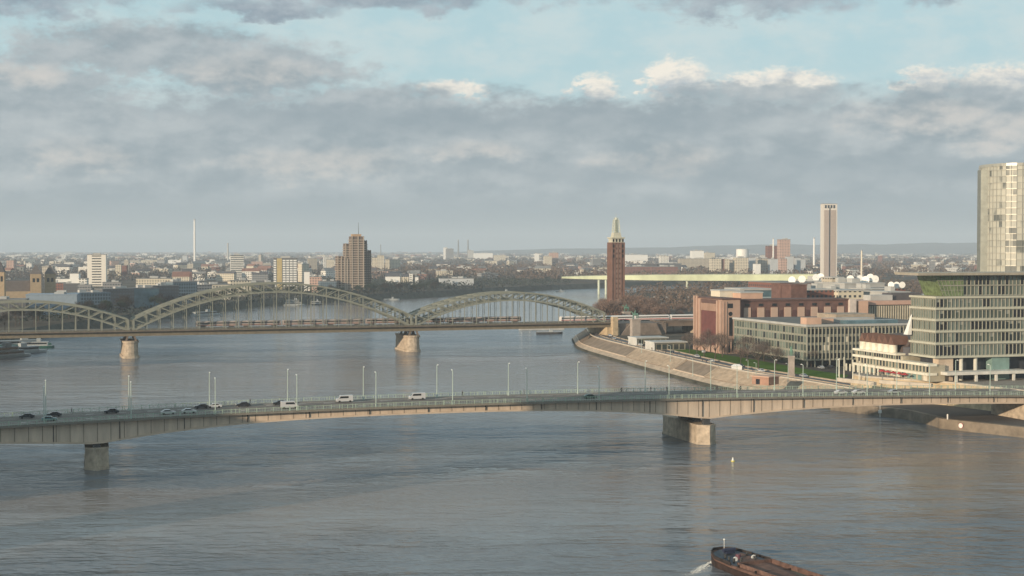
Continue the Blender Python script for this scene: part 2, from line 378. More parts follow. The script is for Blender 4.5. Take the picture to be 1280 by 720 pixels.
# right embankment near the promenade: profile swept along the bank from index 8 to 13
seg = RIGHTB[8:14]
def resample(line, n):
    L_ = [0]
    for i in range(1, len(line)): L_.append(L_[-1] + (Vector(line[i]) - Vector(line[i - 1])).length)
    out = []
    for k in range(n):
        t = L_[-1] * k / (n - 1); i = max(j for j in range(len(L_)) if L_[j] <= t + 1e-6); i = min(i, len(line) - 2)
        u = (t - L_[i]) / (L_[i + 1] - L_[i]); out.append((line[i][0] * (1 - u) + line[i + 1][0] * u, line[i][1] * (1 - u) + line[i + 1][1] * u))
    return out
def smooth(line, k=2):
    for _ in range(k):
        line = [line[0]] + [((line[i - 1][0] + 2 * line[i][0] + line[i + 1][0]) / 4, (line[i - 1][1] + 2 * line[i][1] + line[i + 1][1]) / 4) for i in range(1, len(line) - 1)] + [line[-1]]
    return line
BANK = smooth(resample([(42, 1019)] + seg, 60), 6)
def off(d): return inset(BANK, d)
def sweep(mb, prof, i0=0, i1=None):
    i1 = i1 or len(BANK); rings = [off(d)[i0:i1] for d, z in prof]
    n = i1 - i0
    for k in range(len(prof) - 1):
        a = rings[k]; b = rings[k + 1]; za = prof[k][1]; zb = prof[k + 1][1]
        mb.add([(x, y, za) for x, y in a] + [(x, y, zb) for x, y in b], [(i, i + 1, n + i + 1, n + i) for i in range(n - 1)])
    return mb
MATS_PALE = mat('pale_stone', (0.50, 0.44, 0.36), .85)
emb = thing('embankment', 'long stone river embankment with slopes and broad steps below the promenade', 'embankment')
sweep(MB(), [(0, -1), (0.4, .9), (.9, 1.4)]).build('wet_foot', BANKM, emb)
sweep(MB(), [(.9, 1.4), (3, 3.2)]).build('base_slope', BEIGE, emb)
def ipx(px): return next((i for i, p in enumerate(off(10)) if proj((p[0], p[1], 8))[0] > px), len(BANK) - 1)
st = [(3, 3.2)]
for k in range(10): st += [(3 + k * .72, 3.2 + (k + 1) * .485), (3.72 + k * .72, 3.2 + (k + 1) * .485)]
cuts = [0, ipx(797), ipx(856), ipx(893), len(BANK) - 1]
for k, (a, b) in enumerate(zip(cuts[:-1], cuts[1:])):
    if k % 2: sweep(MB(), st + [(10.5, 8.06)], a, b + 1).build('steps', BEIGE, emb)
    else: sweep(MB(), [(3, 3.2), (10, 7.6), (10.2, 8.05)], a, b + 1).build('planted_slope', SLOPE, emb)
    if k:
        p0 = off(3)[a]; p1 = off(10.4)[a]
        MB().bar((p0[0], p0[1], 3.5), (p1[0], p1[1], 8.2), .9, .8).build('stair_cheek', BEIGE, emb)
sweep(MB(), [(3.0, 3.2), (3.0, 3.7), (3.4, 3.7), (3.4, 3.2)]).build('kerb', CONC, emb)
sweep(MB(), [(10.2, 8.0), (10.2, 8.6), (10.7, 8.6), (10.7, 8.0)]).build('parapet', mat('pale_stone', (0.50, 0.44, 0.36), .85), emb)
def band(name, d0, d1, z, m, lab, cat, i0=0, i1=None):
    i1 = i1 or len(BANK); n = i1 - i0; a = off(d0)[i0:i1]; b = off(d1)[i0:i1]; mb = MB()
    mb.add([(x, y, z) for x, y in a] + [(x, y, z) for x, y in b], [(i, i + 1, n + i + 1, n + i) for i in range(n - 1)])
    return tag(mb.build(name, m), lab, cat, kind='structure')
band('promenade', 10.7, 16, GZ + .012, PROM, 'paved promenade along the right bank', 'path')
band('riverside_road', 16.4, 23, GZ + .016, mat('shaded_asphalt', (0.07, 0.075, 0.085), .6, var=.2), 'shade-toned grey blue road behind the promenade', 'road')  # the shade on this road is put into its dark blue asphalt colour
w = tag(sweep(MB(), [(16, 8), (16, 8.45), (16.3, 8.45), (16.3, 8.0)]).build('low_wall', BEIGE), 'pale low wall between promenade and riverside road', 'wall')
w = tag(sweep(MB(), [(23, 8), (23, 8.6), (23.4, 8.6), (23.4, 8.0)]).build('low_wall', BEIGE), 'pale low wall between riverside road and green lawn', 'wall')
b36 = off(24)
lawn = [p for p in b36[14:56]] + [(150, 640), (137, 676), (118, 752), (112, 770)]
tag(flat('lawn', lawn, GZ + .02, GRASS), 'green lawn below the bare trees', 'lawn', kind='structure')

# low quay at the right under the road bridge, plus raised plaza
QUAY = [(127, 573), (149, 540), (153, 520), (153, 514), (174, 488), (300, 365), (560, 120), (900, -800), (1100, -800), (700, 300), (345, 605), (176, 553), (147, 583)]
q = tag(MB().prism(QUAY[::-1] if False else QUAY, -2, 3.6).build('quay', mat('quay_stone', (0.20, 0.165, 0.125), 0.9, var=0.35, scale=0.25, bump=0.3)), 'low stone quay under the right end of the road bridge', 'quay', kind='structure')
flatq = [(131, 574), (151, 541), (155, 521), (155.5, 515), (176, 490), (302, 367), (562, 122), (900, -780), (1080, -780), (690, 300), (345, 600), (178, 552), (147, 580)]
tag(flat('quay_paving', flatq, 3.612, mat('quay_asphalt', (0.085, 0.075, 0.068), .9, var=.2, scale=.1)), 'dark asphalt of the low quay', 'road', kind='structure')
th = thing('retaining_wall', 'sandy stone retaining wall below the right bridgehead', 'wall')
PL = [(139, 594), (141, 584), (168, 558), (182, 532), (196, 500), (700, 330), (900, 900), (300, 760), (170, 640)]
MB().prism(PL, 3.5, 12.0, [(x + (2 if i < 5 else 0), y + 1) for i, (x, y) in enumerate(PL)]).build('wall', STONE2, th)
MB().prism([(x + (2 if i < 5 else 0), y + 1) for i, (x, y) in enumerate(PL)], 12.01, 12.6).build('coping', MATS['pale_stone'], th)
tag(flat('plaza', [(x + (3 if i < 5 else -2), y + (2.5 if i < 4 else 0)) for i, (x, y) in enumerate(PL)], 12.612, mat('plaza_paving', (0.26, 0.235, 0.20), .9, var=.15, scale=.1)), 'stone plaza in front of the terraced hotel', 'plaza', kind='structure')
# ------------------------------------------------------------------ road bridge
def zd(t): return 15.8 - (1.2e-4 if t < 110 else 0.75e-4) * (t - 110) ** 2
def hd(t):
    if t < 0: return 3.0 + 4.0 * max(0, 1 + t / 132) ** 3
    if t <= 193: return 2.7 + 4.3 * abs(2 * t / 193 - 1) ** 3
    return 3.0 + 4.0 * max(0, 1 - (t - 193) / 121) ** 3
br = thing('road_bridge', 'long concrete faced road bridge with haunched girders crossing the river in front', 'bridge', BP, TH)
T0, T1 = -150, 430
ts = [T0 + 4 * i for i in range(int((T1 - T0) / 4) + 1)]
def sheet(mb, s0, s1, dz0, dz1=None, t0=T0, t1=T1):   # a slab following the deck between offsets s0,s1; dz0 top, dz1 bottom
    tt = [t for t in ts if t0 <= t <= t1]
    rings = []
    for t in tt:
        a = dz0(t) if callable(dz0) else dz0; b = dz1(t) if callable(dz1) else dz1
        rings.append([(t, s0, zd(t) + a), (t, s1, zd(t) + a), (t, s1, zd(t) + b), (t, s0, zd(t) + b)])
    return mb.loft(rings)
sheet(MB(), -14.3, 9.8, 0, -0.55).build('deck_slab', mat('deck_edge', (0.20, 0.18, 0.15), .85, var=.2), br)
for s in (-12, -4.5, 1.5, 7.6):
    if s > -12: sheet(MB(), s - .35, s + .35, -0.55, lambda t: -hd(t)).build('girder', CONC, br)
sheet(MB(), -11.6, 7.2, lambda t: -hd(t) + .35, lambda t: -hd(t) + .05).build('soffit', CONC, br)
JO = mat('joint_gap', (0.22, 0.18, 0.14), .9)
mb = sheet(MB(), -12.35, -11.65, -0.55, lambda t: -hd(t)); nface = len(mb.f); t = T0 + 2
while t < T1:
    mb.box(t - .09, t + .09, -12.42, -12.35, zd(t) - hd(t) + .02, zd(t) - .6); t += 3.8
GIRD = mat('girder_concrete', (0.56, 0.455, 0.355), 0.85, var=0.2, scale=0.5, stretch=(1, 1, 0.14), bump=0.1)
for i_ in range(20):
    t_ = -12 + 18.5 * i_
    MB().cyl((t_, -12.55, zd(t_) - hd(t_) - .3), (t_, -12.55, zd(t_) - .56), .13, n=6).build('drain_pipe', DARKM, br)
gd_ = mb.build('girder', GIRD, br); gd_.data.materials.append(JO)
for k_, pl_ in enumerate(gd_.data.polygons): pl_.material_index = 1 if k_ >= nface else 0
sheet(MB(), -12.85, -12.36, lambda t: -hd(t) + .42, lambda t: -hd(t) - .06).build('bottom_flange', CONC, br)
sheet(MB(), -10.2, 6.2, .03, .004).build('roadway', mat('bridge_asphalt', (0.17, 0.15, 0.13), .85, var=.15, scale=.1, stretch=(.1, 1.5, 1)), br)
for s0, s1 in ((-14.1, -10.25), (6.25, 9.6)):
    sheet(MB(), s0, s1, .16, .004).build('footway', PAVE, br)
sheet(MB(), -4.9, 0.9, .12, .032).build('tram_bed', mat('tram_bed', (0.15, 0.13, 0.115), .9, var=.2), br)
mb = MB()
for s in (-4.2, -2.8, -1.2, 0.2): sheet(mb, s - .05, s + .05, .17, .122)
mb.build('tram_rail', mat('rail_steel', (0.25, 0.23, 0.22), .4, metal=.6), br)
mb = MB(); 
for s in (-7.6, 3.6):
    t = T0 + 3
    while t < T1 - 6: mb.box(t, t + 4, s - .1, s + .1, zd(t) + .034 - .003, zd(t + 2) + .045); t += 9
for s in (-9.9, -5.2, 1.2, 5.9): sheet(mb, s - .07, s + .07, .036, .031)
mb.build('lane_marking', WHITE, br)
def railing(s, mat_=GREENP):
    mb = MB(); sheet(mb, s - .06, s + .06, 1.28, 1.16); sheet(mb, s - .04, s + .04, .34, .26)
    t = T0 + 1
    while t < T1:
        z = zd(t); k = .1 if int(round(t - T0 - 1) / .4) % 8 == 0 else .022
        mb.box(t - k / 1, t + k / 1, s - .04, s + .04, z + .0, z + (1.4 if k > .05 else 1.2)); t += 0.8
    for i in range(int((T1 - T0) / 2.5)):
        t = T0 + 1 + 2.5 * i; mb.box(t - .09, t + .09, s - .08, s + .08, zd(t), zd(t) + 1.4)
    return mb.build('railing', mat_, br)
railing(-14.15); railing(9.65)
for t in (0, 193):
    p = MB(); hexa = lambda L_, T: [(t - T / 2, -L_ / 2 + 3.0), (t, -L_ / 2), (t + T / 2, -L_ / 2 + 3.0), (t + T / 2, L_ / 2 + 1.4), (t, L_ / 2 + 4.8), (t - T / 2, L_ / 2 + 1.4)]
    p.loft([[(x, y, z) for x, y in hexa(l, T)] for z, l, T in ((-3, 31.5, 7.2), (0.7, 31, 7.0), (0.75, 30.7, 6.7), (3.6, 30.6, 6.65), (5.9, 30.5, 6.6), (5.92, 30.7, 6.8), (6.4, 30.7, 6.8))])
    pr = p.build('pier', STONE, br)
    for s in (-12, -4.5, 1.5, 7.6): MB().box(t - 1.1, t + 1.1, s - .9, s + .9, 6.31, zd(t) - hd(t) - .01).build('bearing', DARKM, pr)
for t in (318,):
    MB().box(t - 2, t + 2, -12, 8, 3.6, zd(t) - hd(t) - .02).build('pier', STONE, br)
MB().box(345, 430, -13.9, 9.5, 3.6, 9.2).build('abutment', STONE2, br)
MB().box(-150, -134, -15, 15, -1, 8.9).build('abutment', STONE2, br)

# street lamps along both edges
def lamp():
    t = thing('street_lamp', 'x', 'street lamp')
    MB().cyl((0, 0, 0), (0, 0, 10.6), .16, .10, 8).cyl((0, 0, 0), (0, 0, 1.0), .26, .24, 8).build('pole', mat('lamp_pole', (0.42, 0.50, 0.44), .5), t)
    MB().bar((0, 0, 10.5), (0, .9, 10.75), .12).build('arm', MATS['lamp_pole'], t)
    MB().ball((0, 1.15, 10.72), .25, .6, .14, 8, 5).build('lamp_head', WHITE, t)
    return t
LP = lamp(); k = 0
ordn = ['first', 'second', 'third', 'fourth', 'fifth', 'sixth', 'seventh', 'eighth', 'ninth', 'tenth', 'eleventh', 'twelfth', 'thirteenth', 'fourteenth', 'fifteenth', 'sixteenth', 'seventeenth', 'eighteenth', 'nineteenth', 'twentieth'] + [f'{n}th' if n % 10 not in (1, 2, 3) else f'{n}' + {1: 'st', 2: 'nd', 3: 'rd'}[n % 10] for n in range(21, 200)]
for i in range(14):
    t = -14.5 + 24.2 * i
    place(LP, bw(t, -13.9, zd(t)), TH, f'slender pale lamp post on the near railing of the road bridge, {ordn[i]} from left', 'lamp posts along the near side of the road bridge')
for i in range(14):
    t = -14.5 + 24.2 * i
    place(LP, bw(t, 6.9, zd(t) + .15), TH + pi, f'slender pale lamp post on the far side of the road bridge, {ordn[i]} from left', 'lamp posts along the far side of the road bridge')

# ------------------------------------------------------------------ vehicles
def car(kind, paint, label, category='car'):
    t = thing('parked_van' if kind == 'van' else 'car', label, 'van' if kind == 'van' else 'car')
    if kind == 'van': prof = [(-2.6, .35), (2.6, .35), (2.65, .95), (2.2, 1.25), (1.55, 2.1), (1.3, 2.2), (-2.5, 2.25), (-2.6, 2.1)]; wb = 1.7; g = [(-1.2, 1.35), (1.72, 1.3), (1.32, 1.95), (-1.2, 1.95)]
    else: prof = [(-2.15, .3), (2.15, .3), (2.2, .65), (2.05, .85), (1.1, .98), (.45, 1.42), (-.95, 1.46), (-1.75, 1.0), (-2.15, .95), (-2.2, .6)]; wb = 1.35; g = [(-1.5, 1.0), (.95, 1.0), (.42, 1.34), (-.92, 1.38)]
    MB().side(prof, -.88, .88).build('body', paint, t)
    for s in (-1, 1):
        MB().side(g, .885 * s - .008, .885 * s + .012).build('window', GLASSD, t)
        for x in (-wb, wb): MB().cyl((x, s * .72, .33), (x, s * .92, .33), .33, n=12).build('wheel', TIRE, t)
        MB().box(2.14, 2.215, s * .62 - .16, s * .62 + .16, .6, .75).build('headlight', WHITE, t)
    a, b = (prof[3], prof[4]) if kind == 'van' else (prof[4], prof[5])
    e = .02
    MB().add([(a[0] * .97 + b[0] * .03 + e, -.75, a[1] + e), (a[0] + e, .75, a[1] + e), (b[0] + e, .7, b[1] - .04 + e), (b[0] + e, -.7, b[1] - .04 + e)], [(0, 1, 2, 3)]).build('windscreen', GLASSD, t)
    return t
P_ = {'white': WHITEC, 'dark': mat('car_dark', (0.03, 0.033, 0.04), .25, spec=.6, var=.05), 'teal': mat('car_teal', (0.07, 0.16, 0.17), .25, spec=.6, var=.05),
      'green': mat('car_green', (0.02, 0.07, 0.05), .25, spec=.6, var=.05), 'red': mat('car_red', (0.35, 0.03, 0.03), .25, var=.05), 'silver': mat('car_silver', (0.45, 0.46, 0.47), .3, metal=.4, var=.05)}
def t_of(px, s):   # position along the bridge for a picture column, at offset s
    k = (px - 640) / F; p = BP + NB * s
    return (k * p.y - p.x) / (E.x - k * E.y)
CARS = [(60, -9, 'teal', 'car', 'teal car in the near lane by the leftmost lamp post'),
        (32, 8.5, 'dark', 'car', 'dark car at the left edge of the road bridge'), (66, 5.5, 'dark', 'car', 'dark car just behind the teal car'),
        (138, 8.5, 'dark', 'car', 'dark car alone on the far lane left of the two white cars'), (209, -8.8, 'white', 'car', 'white saloon in near lane, left one of two white cars close together'),
        (235, -6, 'white', 'car', 'white car in near lane, right one of two white cars close together'), (251, 8.5, 'dark', 'car', 'dark car beside the white car on the far lane'),
        (267, 8.5, 'white', 'car', 'white car on the far lane between two dark cars'), (303, 8.5, 'dark', 'car', 'dark car right of the white car on the far lane'),
        (349, 5.5, 'dark', 'car', 'dark car just left of and behind the small white van'), (361, -8.8, 'white', 'van', 'small white van in the near lane'),
        (430, 5.6, 'white', 'van', 'white van with dark windows on the far lane'), (521, 8.5, 'white', 'van', 'white van alone on the middle of the bridge'),
        (738, -6, 'green', 'car', 'dark green car right of the bridge centre'), (1052, -8, 'white', 'car', 'white car at the right end, left one of a close pair'),
        (1074, -8, 'white', 'car', 'white car at the right end, right one of a close pair'), (1119, -8, 'silver', 'car', 'silver car right of the pair of white cars')]
for px, s, c, kd, lab in CARS:
    s = 3.6 if s > 0 else -7.6
    o = car(kd, P_[c], lab); t = t_of(px, s); o.location = bw(t, s, zd(t) + .035); o.rotation_euler = (0, 0, TH + (pi if s > 0 else 0))
    o['group'] = 'vehicles crossing the road bridge'

# ------------------------------------------------------------------ people
def person(label, loc, rz=0, cl=0, walk=0.35, cyc=False):
    sc = 1.0
    V_ = {'hip': (0, 0, .95), 'wai': (0, 0, 1.1), 'che': (0.02, 0, 1.35), 'nek': (0.02, 0, 1.5), 'hd0': (.03, 0, 1.6), 'hd1': (.03, 0, 1.72),
          'kl': (walk * .5, .1, .5), 'fl': (walk * .6, .1, .07), 'tl': (walk * .6 + .16, .1, .04), 'kr': (-walk * .1, -.1, .5), 'fr': (-walk, -.1, .09), 'tr': (-walk + .15, -.1, .03),
          'sl': (0.02, .2, 1.42), 'el': (-.12, .25, 1.15), 'hl': (.08, .24, .93), 'sr': (0.02, -.2, 1.42), 'er': (.1, -.25, 1.15), 'hr': (.28, -.22, 1.0), 'al': (0, .1, .88), 'ar': (0, -.1, .88)}
    if cyc: V_.update({'hip': (-.25, 0, 1.0), 'wai': (-.15, 0, 1.12), 'che': (.08, 0, 1.38), 'nek': (.14, 0, 1.5), 'hd0': (.2, 0, 1.6), 'hd1': (.22, 0, 1.72), 'al': (-.22, .09, .95), 'ar': (-.22, -.09, .95), 'kl': (.15, .1, .8), 'kr': (.12, -.1, .62), 'fl': (0, .1, .45), 'tl': (.15, .1, .43), 'fr': (-.02, -.1, .22), 'tr': (.13, -.1, .2), 'sl': (.08, .2, 1.43), 'sr': (.08, -.2, 1.43), 'el': (.28, .22, 1.25), 'er': (.28, -.22, 1.25), 'hl': (.48, .2, 1.12), 'hr': (.48, -.2, 1.12)})
    Rr = {'hip': .15, 'wai': .13, 'che': .16, 'nek': .06, 'hd0': .09, 'hd1': .095, 'kl': .07, 'fl': .045, 'tl': .04, 'kr': .07, 'fr': .045, 'tr': .04, 'sl': .075, 'el': .05, 'hl': .04, 'sr': .075, 'er': .05, 'hr': .04, 'al': .1, 'ar': .1}
    ed = [('hip', 'wai'), ('wai', 'che'), ('che', 'nek'), ('nek', 'hd0'), ('hd0', 'hd1'), ('hip', 'al'), ('al', 'kl'), ('kl', 'fl'), ('fl', 'tl'), ('hip', 'ar'), ('ar', 'kr'), ('kr', 'fr'), ('fr', 'tr'), ('che', 'sl'), ('sl', 'el'), ('el', 'hl'), ('che', 'sr'), ('sr', 'er'), ('er', 'hr')]
    keys = list(V_); me = bpy.data.meshes.new('person'); me.from_pydata([V_[k_] for k_ in keys], [(keys.index(a), keys.index(b)) for a, b in ed], [])
    o = bpy.data.objects.new('person', me); COL.objects.link(o); me.materials.append(CLOTH[cl % 4])
    sm = o.modifiers.new('Skin', 'SKIN'); sv = me.skin_vertices[0].data if me.skin_vertices else None
    if sv is None:
        me.skin_vertices  # ensure
    for i, k_ in enumerate(keys):
        me.skin_vertices[0].data[i].radius = (Rr[k_], Rr[k_])
        me.skin_vertices[0].data[i].use_root = (k_ == 'hip')
    o.modifiers.new('Sub', 'SUBSURF').levels = 1
    o.location = loc; o.rotation_euler = (0, 0, rz); tag(o, label, 'person')
    h = MB().ball((V_['hd1'][0] + .0, 0, V_['hd1'][2] + .035), .115, .11, .1, 10, 6).build('hair', CLOTH[2], o)
    f = MB().ball((V_['hd0'][0] + .055, 0, V_['hd0'][2] + .05), .07, .075, .1, 8, 6).build('face', SKIN, o)
    return o
PE = [(88, 0, 'person in dark clothes walking on the far footway behind the leftmost lamp post'), (312, 0, 'person in dark clothes walking on the far footway right of the row of cars'),
      (427, 1, 'person in navy clothes walking on the far footway just behind a white van'), (578, 0, 'person in dark clothes on the far footway near the bridge centre'),
      (655, 3, 'person in grey clothes on the far footway at the bridge centre'), (814, 0, 'person in dark clothes walking on the far footway, left one of two'), (834, 2, 'person in brown clothes walking on the far footway, right one of two'),
      (897, 0, 'person in dark clothes standing on the far footway before the stone steps')]
for i, (px, c, lab) in enumerate(PE):
    t = t_of(px, 8.2); person(lab, bw(t, 8.2, zd(t) + .165), TH + (pi if i % 2 else 0), c)
def bicycle(label, loc, rz):
    t = thing('bicycle', label, 'bicycle', loc, rz)
    for x in (-.52, .52):
        m_ = MB()
        for a in range(16): m_.bar((x + .33 * cos(a * pi / 8), 0, .34 + .33 * sin(a * pi / 8)), (x + .33 * cos((a + 1) * pi / 8), 0, .34 + .33 * sin((a + 1) * pi / 8)), .04)
        for a in range(6): m_.bar((x, 0, .34), (x + .33 * cos(a * pi / 3), 0, .34 + .33 * sin(a * pi / 3)), .012)
        m_.build('wheel', TIRE, t)
    MB().bar((-.52, 0, .34), (-.2, 0, .85), .04).bar((-.52, 0, .34), (0, 0, .32), .04).bar((0, 0, .32), (-.2, 0, .85), .04).bar((0, 0, .32), (.38, 0, .85), .04).bar((-.18, 0, .8), (.38, 0, .85), .04).bar((.52, 0, .34), (.38, 0, 1.0), .04).build('frame', P_['dark'], t)
    MB().ball((-.24, 0, .9), .13, .07, .04).build('saddle', TIRE, t); MB().bar((.42, -.22, 1.05), (.42, .22, 1.05), .03).build('handlebar', DARKM, t)
for px, lab in ((777, 'left of the two walkers'), (926, 'above the stone steps')):
    t = t_of(px, 7.6); p = bw(t, 7.6, zd(t) + .165)
    bicycle('dark bicycle ridden on the far footway ' + lab, p, TH); person('person in dark clothes riding a bicycle on the far footway ' + lab, p, TH, 0, cyc=True)

# ------------------------------------------------------------------ arch railway bridge
A1 = at(164, 448, 0); E2 = Vector((0.948, 0.317, 0)); TH2 = atan2(E2.y, E2.x)
ab = thing('arch_railway_bridge', 'green steel railway bridge with three trussed arch spans', 'bridge', (A1.x, A1.y, 0), TH2)
ZT, ZB = 16.8, 13.4
SP = [(-119.5, -1.5, 34.0, 4.6, 16), (1.5, 169.8, 43.5, 5.2, 22), (173.0, 300.0, 36.5, 4.8, 16)]
DW = 27.0
MB().box(-125, 304, 0, DW, ZB, ZT - .5).build('deck', BROWNST, ab)
MB().box(-125, 304, -.5, 0.4, ZB - .3, ZT - .1).build('edge_girder', mat('edge_brown_green', (0.20, 0.17, 0.12), .7, var=.2), ab)
mb = MB(); 
for i in range(int(429 / 4)): mb.box(-125 + 4 * i, -124.85 + 4 * i, -3.2, -3.05, ZT - .6, ZT + .9)
mb.box(-125, 304, -3.2, -3.1, ZT + .8, ZT + .95).box(-125, 304, -3.2, -3.1, ZT + .2, ZT + .28); mb.build('railing', GREEN, ab)
MB().box(-125, 304, -3.3, -.51, ZT - .95, ZT - .65).build('walkway', BROWNST, ab)
hang = MB()
for (x0, x1, zc, dep, n) in SP:
    def top(x):
        u = (2 * (x - x0) / (x1 - x0) - 1); return zc - (zc - (ZT + 6.0)) * u * u
    def bot(x):
        u = (2 * (x - x0) / (x1 - x0) - 1); return (zc - dep) - (zc - dep - (ZT - .4)) * u * u
    xs = [x0 + (x1 - x0) * i / n for i in range(n + 1)]
    for pi_, y in enumerate((.2, 9.2, 12.5, 21.5)):
        mb = MB()
        for i in range(n):
            a, b = xs[i], xs[i + 1]
            mb.bar((a, y, top(a)), (b, y, top(b)), .8, .9); mb.bar((a, y, bot(a)), (b, y, bot(b)), .8, .9)
            if (i < n / 2): mb.bar((a, y, bot(a)), (b, y, top(b)), .42, .45) if False else mb.bar((a, y, top(a)), (b, y, bot(b)), .42, .45)
            else: mb.bar((a, y, bot(a)), (b, y, top(b)), .42, .45)
        for i in range(n + 1):
            a = xs[i]; mb.bar((a, y, bot(a)), (a, y, top(a)), .5 if 0 < i < n else 1.1, .5 if 0 < i < n else 1.1)
        tr = mb.build('arch_truss', GREEN, ab)
        for i in range(1, n):
            a = xs[i]
            if bot(a) < ZT + .5: continue
            tgt = MB() if pi_ < 2 else hang
            tgt.bar((a, y, ZT - .5), (a, y, bot(a) - .3), .42 if pi_ == 0 else .26)
            if pi_ < 2: tgt.build('hanger', GREEN, tr)
    mb = MB()
    for y0, y1 in ((.2, 9.2), (12.5, 21.5)):
        for i in range(n + 1):
            a = xs[i]; mb.bar((a, y0, top(a)), (a, y1, top(a)), .35); 
            if i < n: mb.bar((a, y0, top(a)), (xs[i + 1], y1, top(xs[i + 1])), .28); mb.bar((a, y1, top(a)), (xs[i + 1], y0, top(xs[i + 1])), .28)
            if bot(a) > ZT + 6: mb.bar((a, y0, bot(a)), (a, y1, bot(a)), .35)
    mb.build('wind_bracing', GREEN, ab)
tag(hang.build('hanger', GREEN, ab), kind='stuff')
def rpier(x, T, Lr, z1, parent, m=STONE):
    def ring(z, g):
        a = []
        for i in range(9): th_ = pi + pi * i / 8; a.append((x + (T / 2 + g) * cos(th_), -1 + T / 3 + (T / 2 + g) * sin(th_) * .75, z))
        for i in range(9): th_ = pi * i / 8; a.append((x + (T / 2 + g) * cos(th_), Lr + (T / 2 + g) * sin(th_) * .75, z))
        return a
    return MB().loft([ring(-3, .8), ring(1.2, .6), ring(1.25, 0), ring(z1 - 1.2, -.3), ring(z1 - 1.15, .35), ring(z1, .35)]).build('pier', m, parent)
for x in (0, 171.4):
    p = rpier(x, 8.6, 30, 10.2, ab)
    mb = MB()
    for y in (.2, 9.2, 12.5, 21.5):
        for dx in (-1.8, 1.8): mb.bar((x + dx * 1.6, y, 10.2), (x + dx, y, ZB), 1.0)
    mb.build('bearing', BROWNST, p)
MB().box(300.5, 309, -4, DW + 3, 0, 13.3).build('abutment', STONE2, ab)
MB().box(303.5, 307, -6.5, -2.2, 0, 20).build('bridgehead_pillar', STONE2, ab)
MB().box(-133, -121, -4, DW + 3, 0, 13.3).build('abutment', STONE2, ab)
def aw(x, y, z=0): return Vector((A1.x, A1.y, 0)) + E2 * x + Vector((-E2.y, E2.x, 0)) * y + Vector((0, 0, z))

# railway viaduct on land and train
vd = thing('railway_viaduct', 'brown stone railway viaduct continuing right from the arch bridge', 'viaduct', aw(305, 0), TH2)
MB().box(4.2, 38, -3, 25, 8, 15.6).build('abutment_wall', mat('brown_stone', (0.20, 0.16, 0.13), .9, var=.3, scale=.3, bump=.3), vd)
MB().box(38.1, 120, -2, 24, 13.2, 16.2).build('deck', BROWNST, vd)
for x in (62, 88, 116): MB().box(x - 1, x + 1, 0, 22, 8, 13.1).build('pier', STONE, vd)
MB().side([(4.3, 8), (34, 8), (30, 15.7), (12, 15.7)], -5.2, -3.1).build('ramp_wall', MATS['brown_stone'], vd)
MB().box(30, 120, -2.6, -2.1, 16.21, 17.1).build('parapet', BROWNST, vd)
def carriage(m1=TRAINW, stripe=TRAINR, end=0):
    t = thing('train_carriage', 'x', 'train carriage')
    prof = [(-1.45, .9), (1.45, .9), (1.5, 2.2), (1.35, 3.5), (.9, 3.95), (-.9, 3.95), (-1.35, 3.5), (-1.5, 2.2)]
    L2 = 12.6; rings = []
    for x, k in ((-L2, .92), (-L2 + .5, 1), (L2 - .5, 1), (L2, .92)): rings.append([(x, y * k, .9 + (z - .9) * (k if k < 1 else 1)) for y, z in prof])
    MB().loft(rings).build('body', m1, t)
    for s in (-1, 1):
        MB().box(-L2 + .8, L2 - .8, s * 1.47 - .04, s * 1.47 + .06, 2.35, 3.05).build('window', GLASSD, t)
        MB().box(-L2 + .4, L2 - .4, s * 1.49 - .03, s * 1.49 + .04, 1.2, 1.65).build('stripe', stripe, t)
    for x in (-8.5, 8.5): MB().box(x - 1.6, x + 1.6, -1.2, 1.2, .15, .95).build('bogie', DARKM, t)
    return t
tr1 = carriage()
for i in range(5):
    o = place(tr1, aw(283 + 26.1 * i, 3.5 if i < 9 else 6, ZT - .1), TH2, f'white railway carriage with red stripe leaving the arch bridge, {ordn[i]} from left', 'carriages of the white train at the right bridgehead')
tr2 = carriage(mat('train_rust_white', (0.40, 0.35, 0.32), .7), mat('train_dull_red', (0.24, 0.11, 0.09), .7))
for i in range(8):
    place(tr2, aw(52 + 26.1 * i, 15, ZT - .2), TH2, f'red and white carriage of the train crossing the arch bridge, {ordn[i]} from left', 'carriages of the long train on the arch bridge')

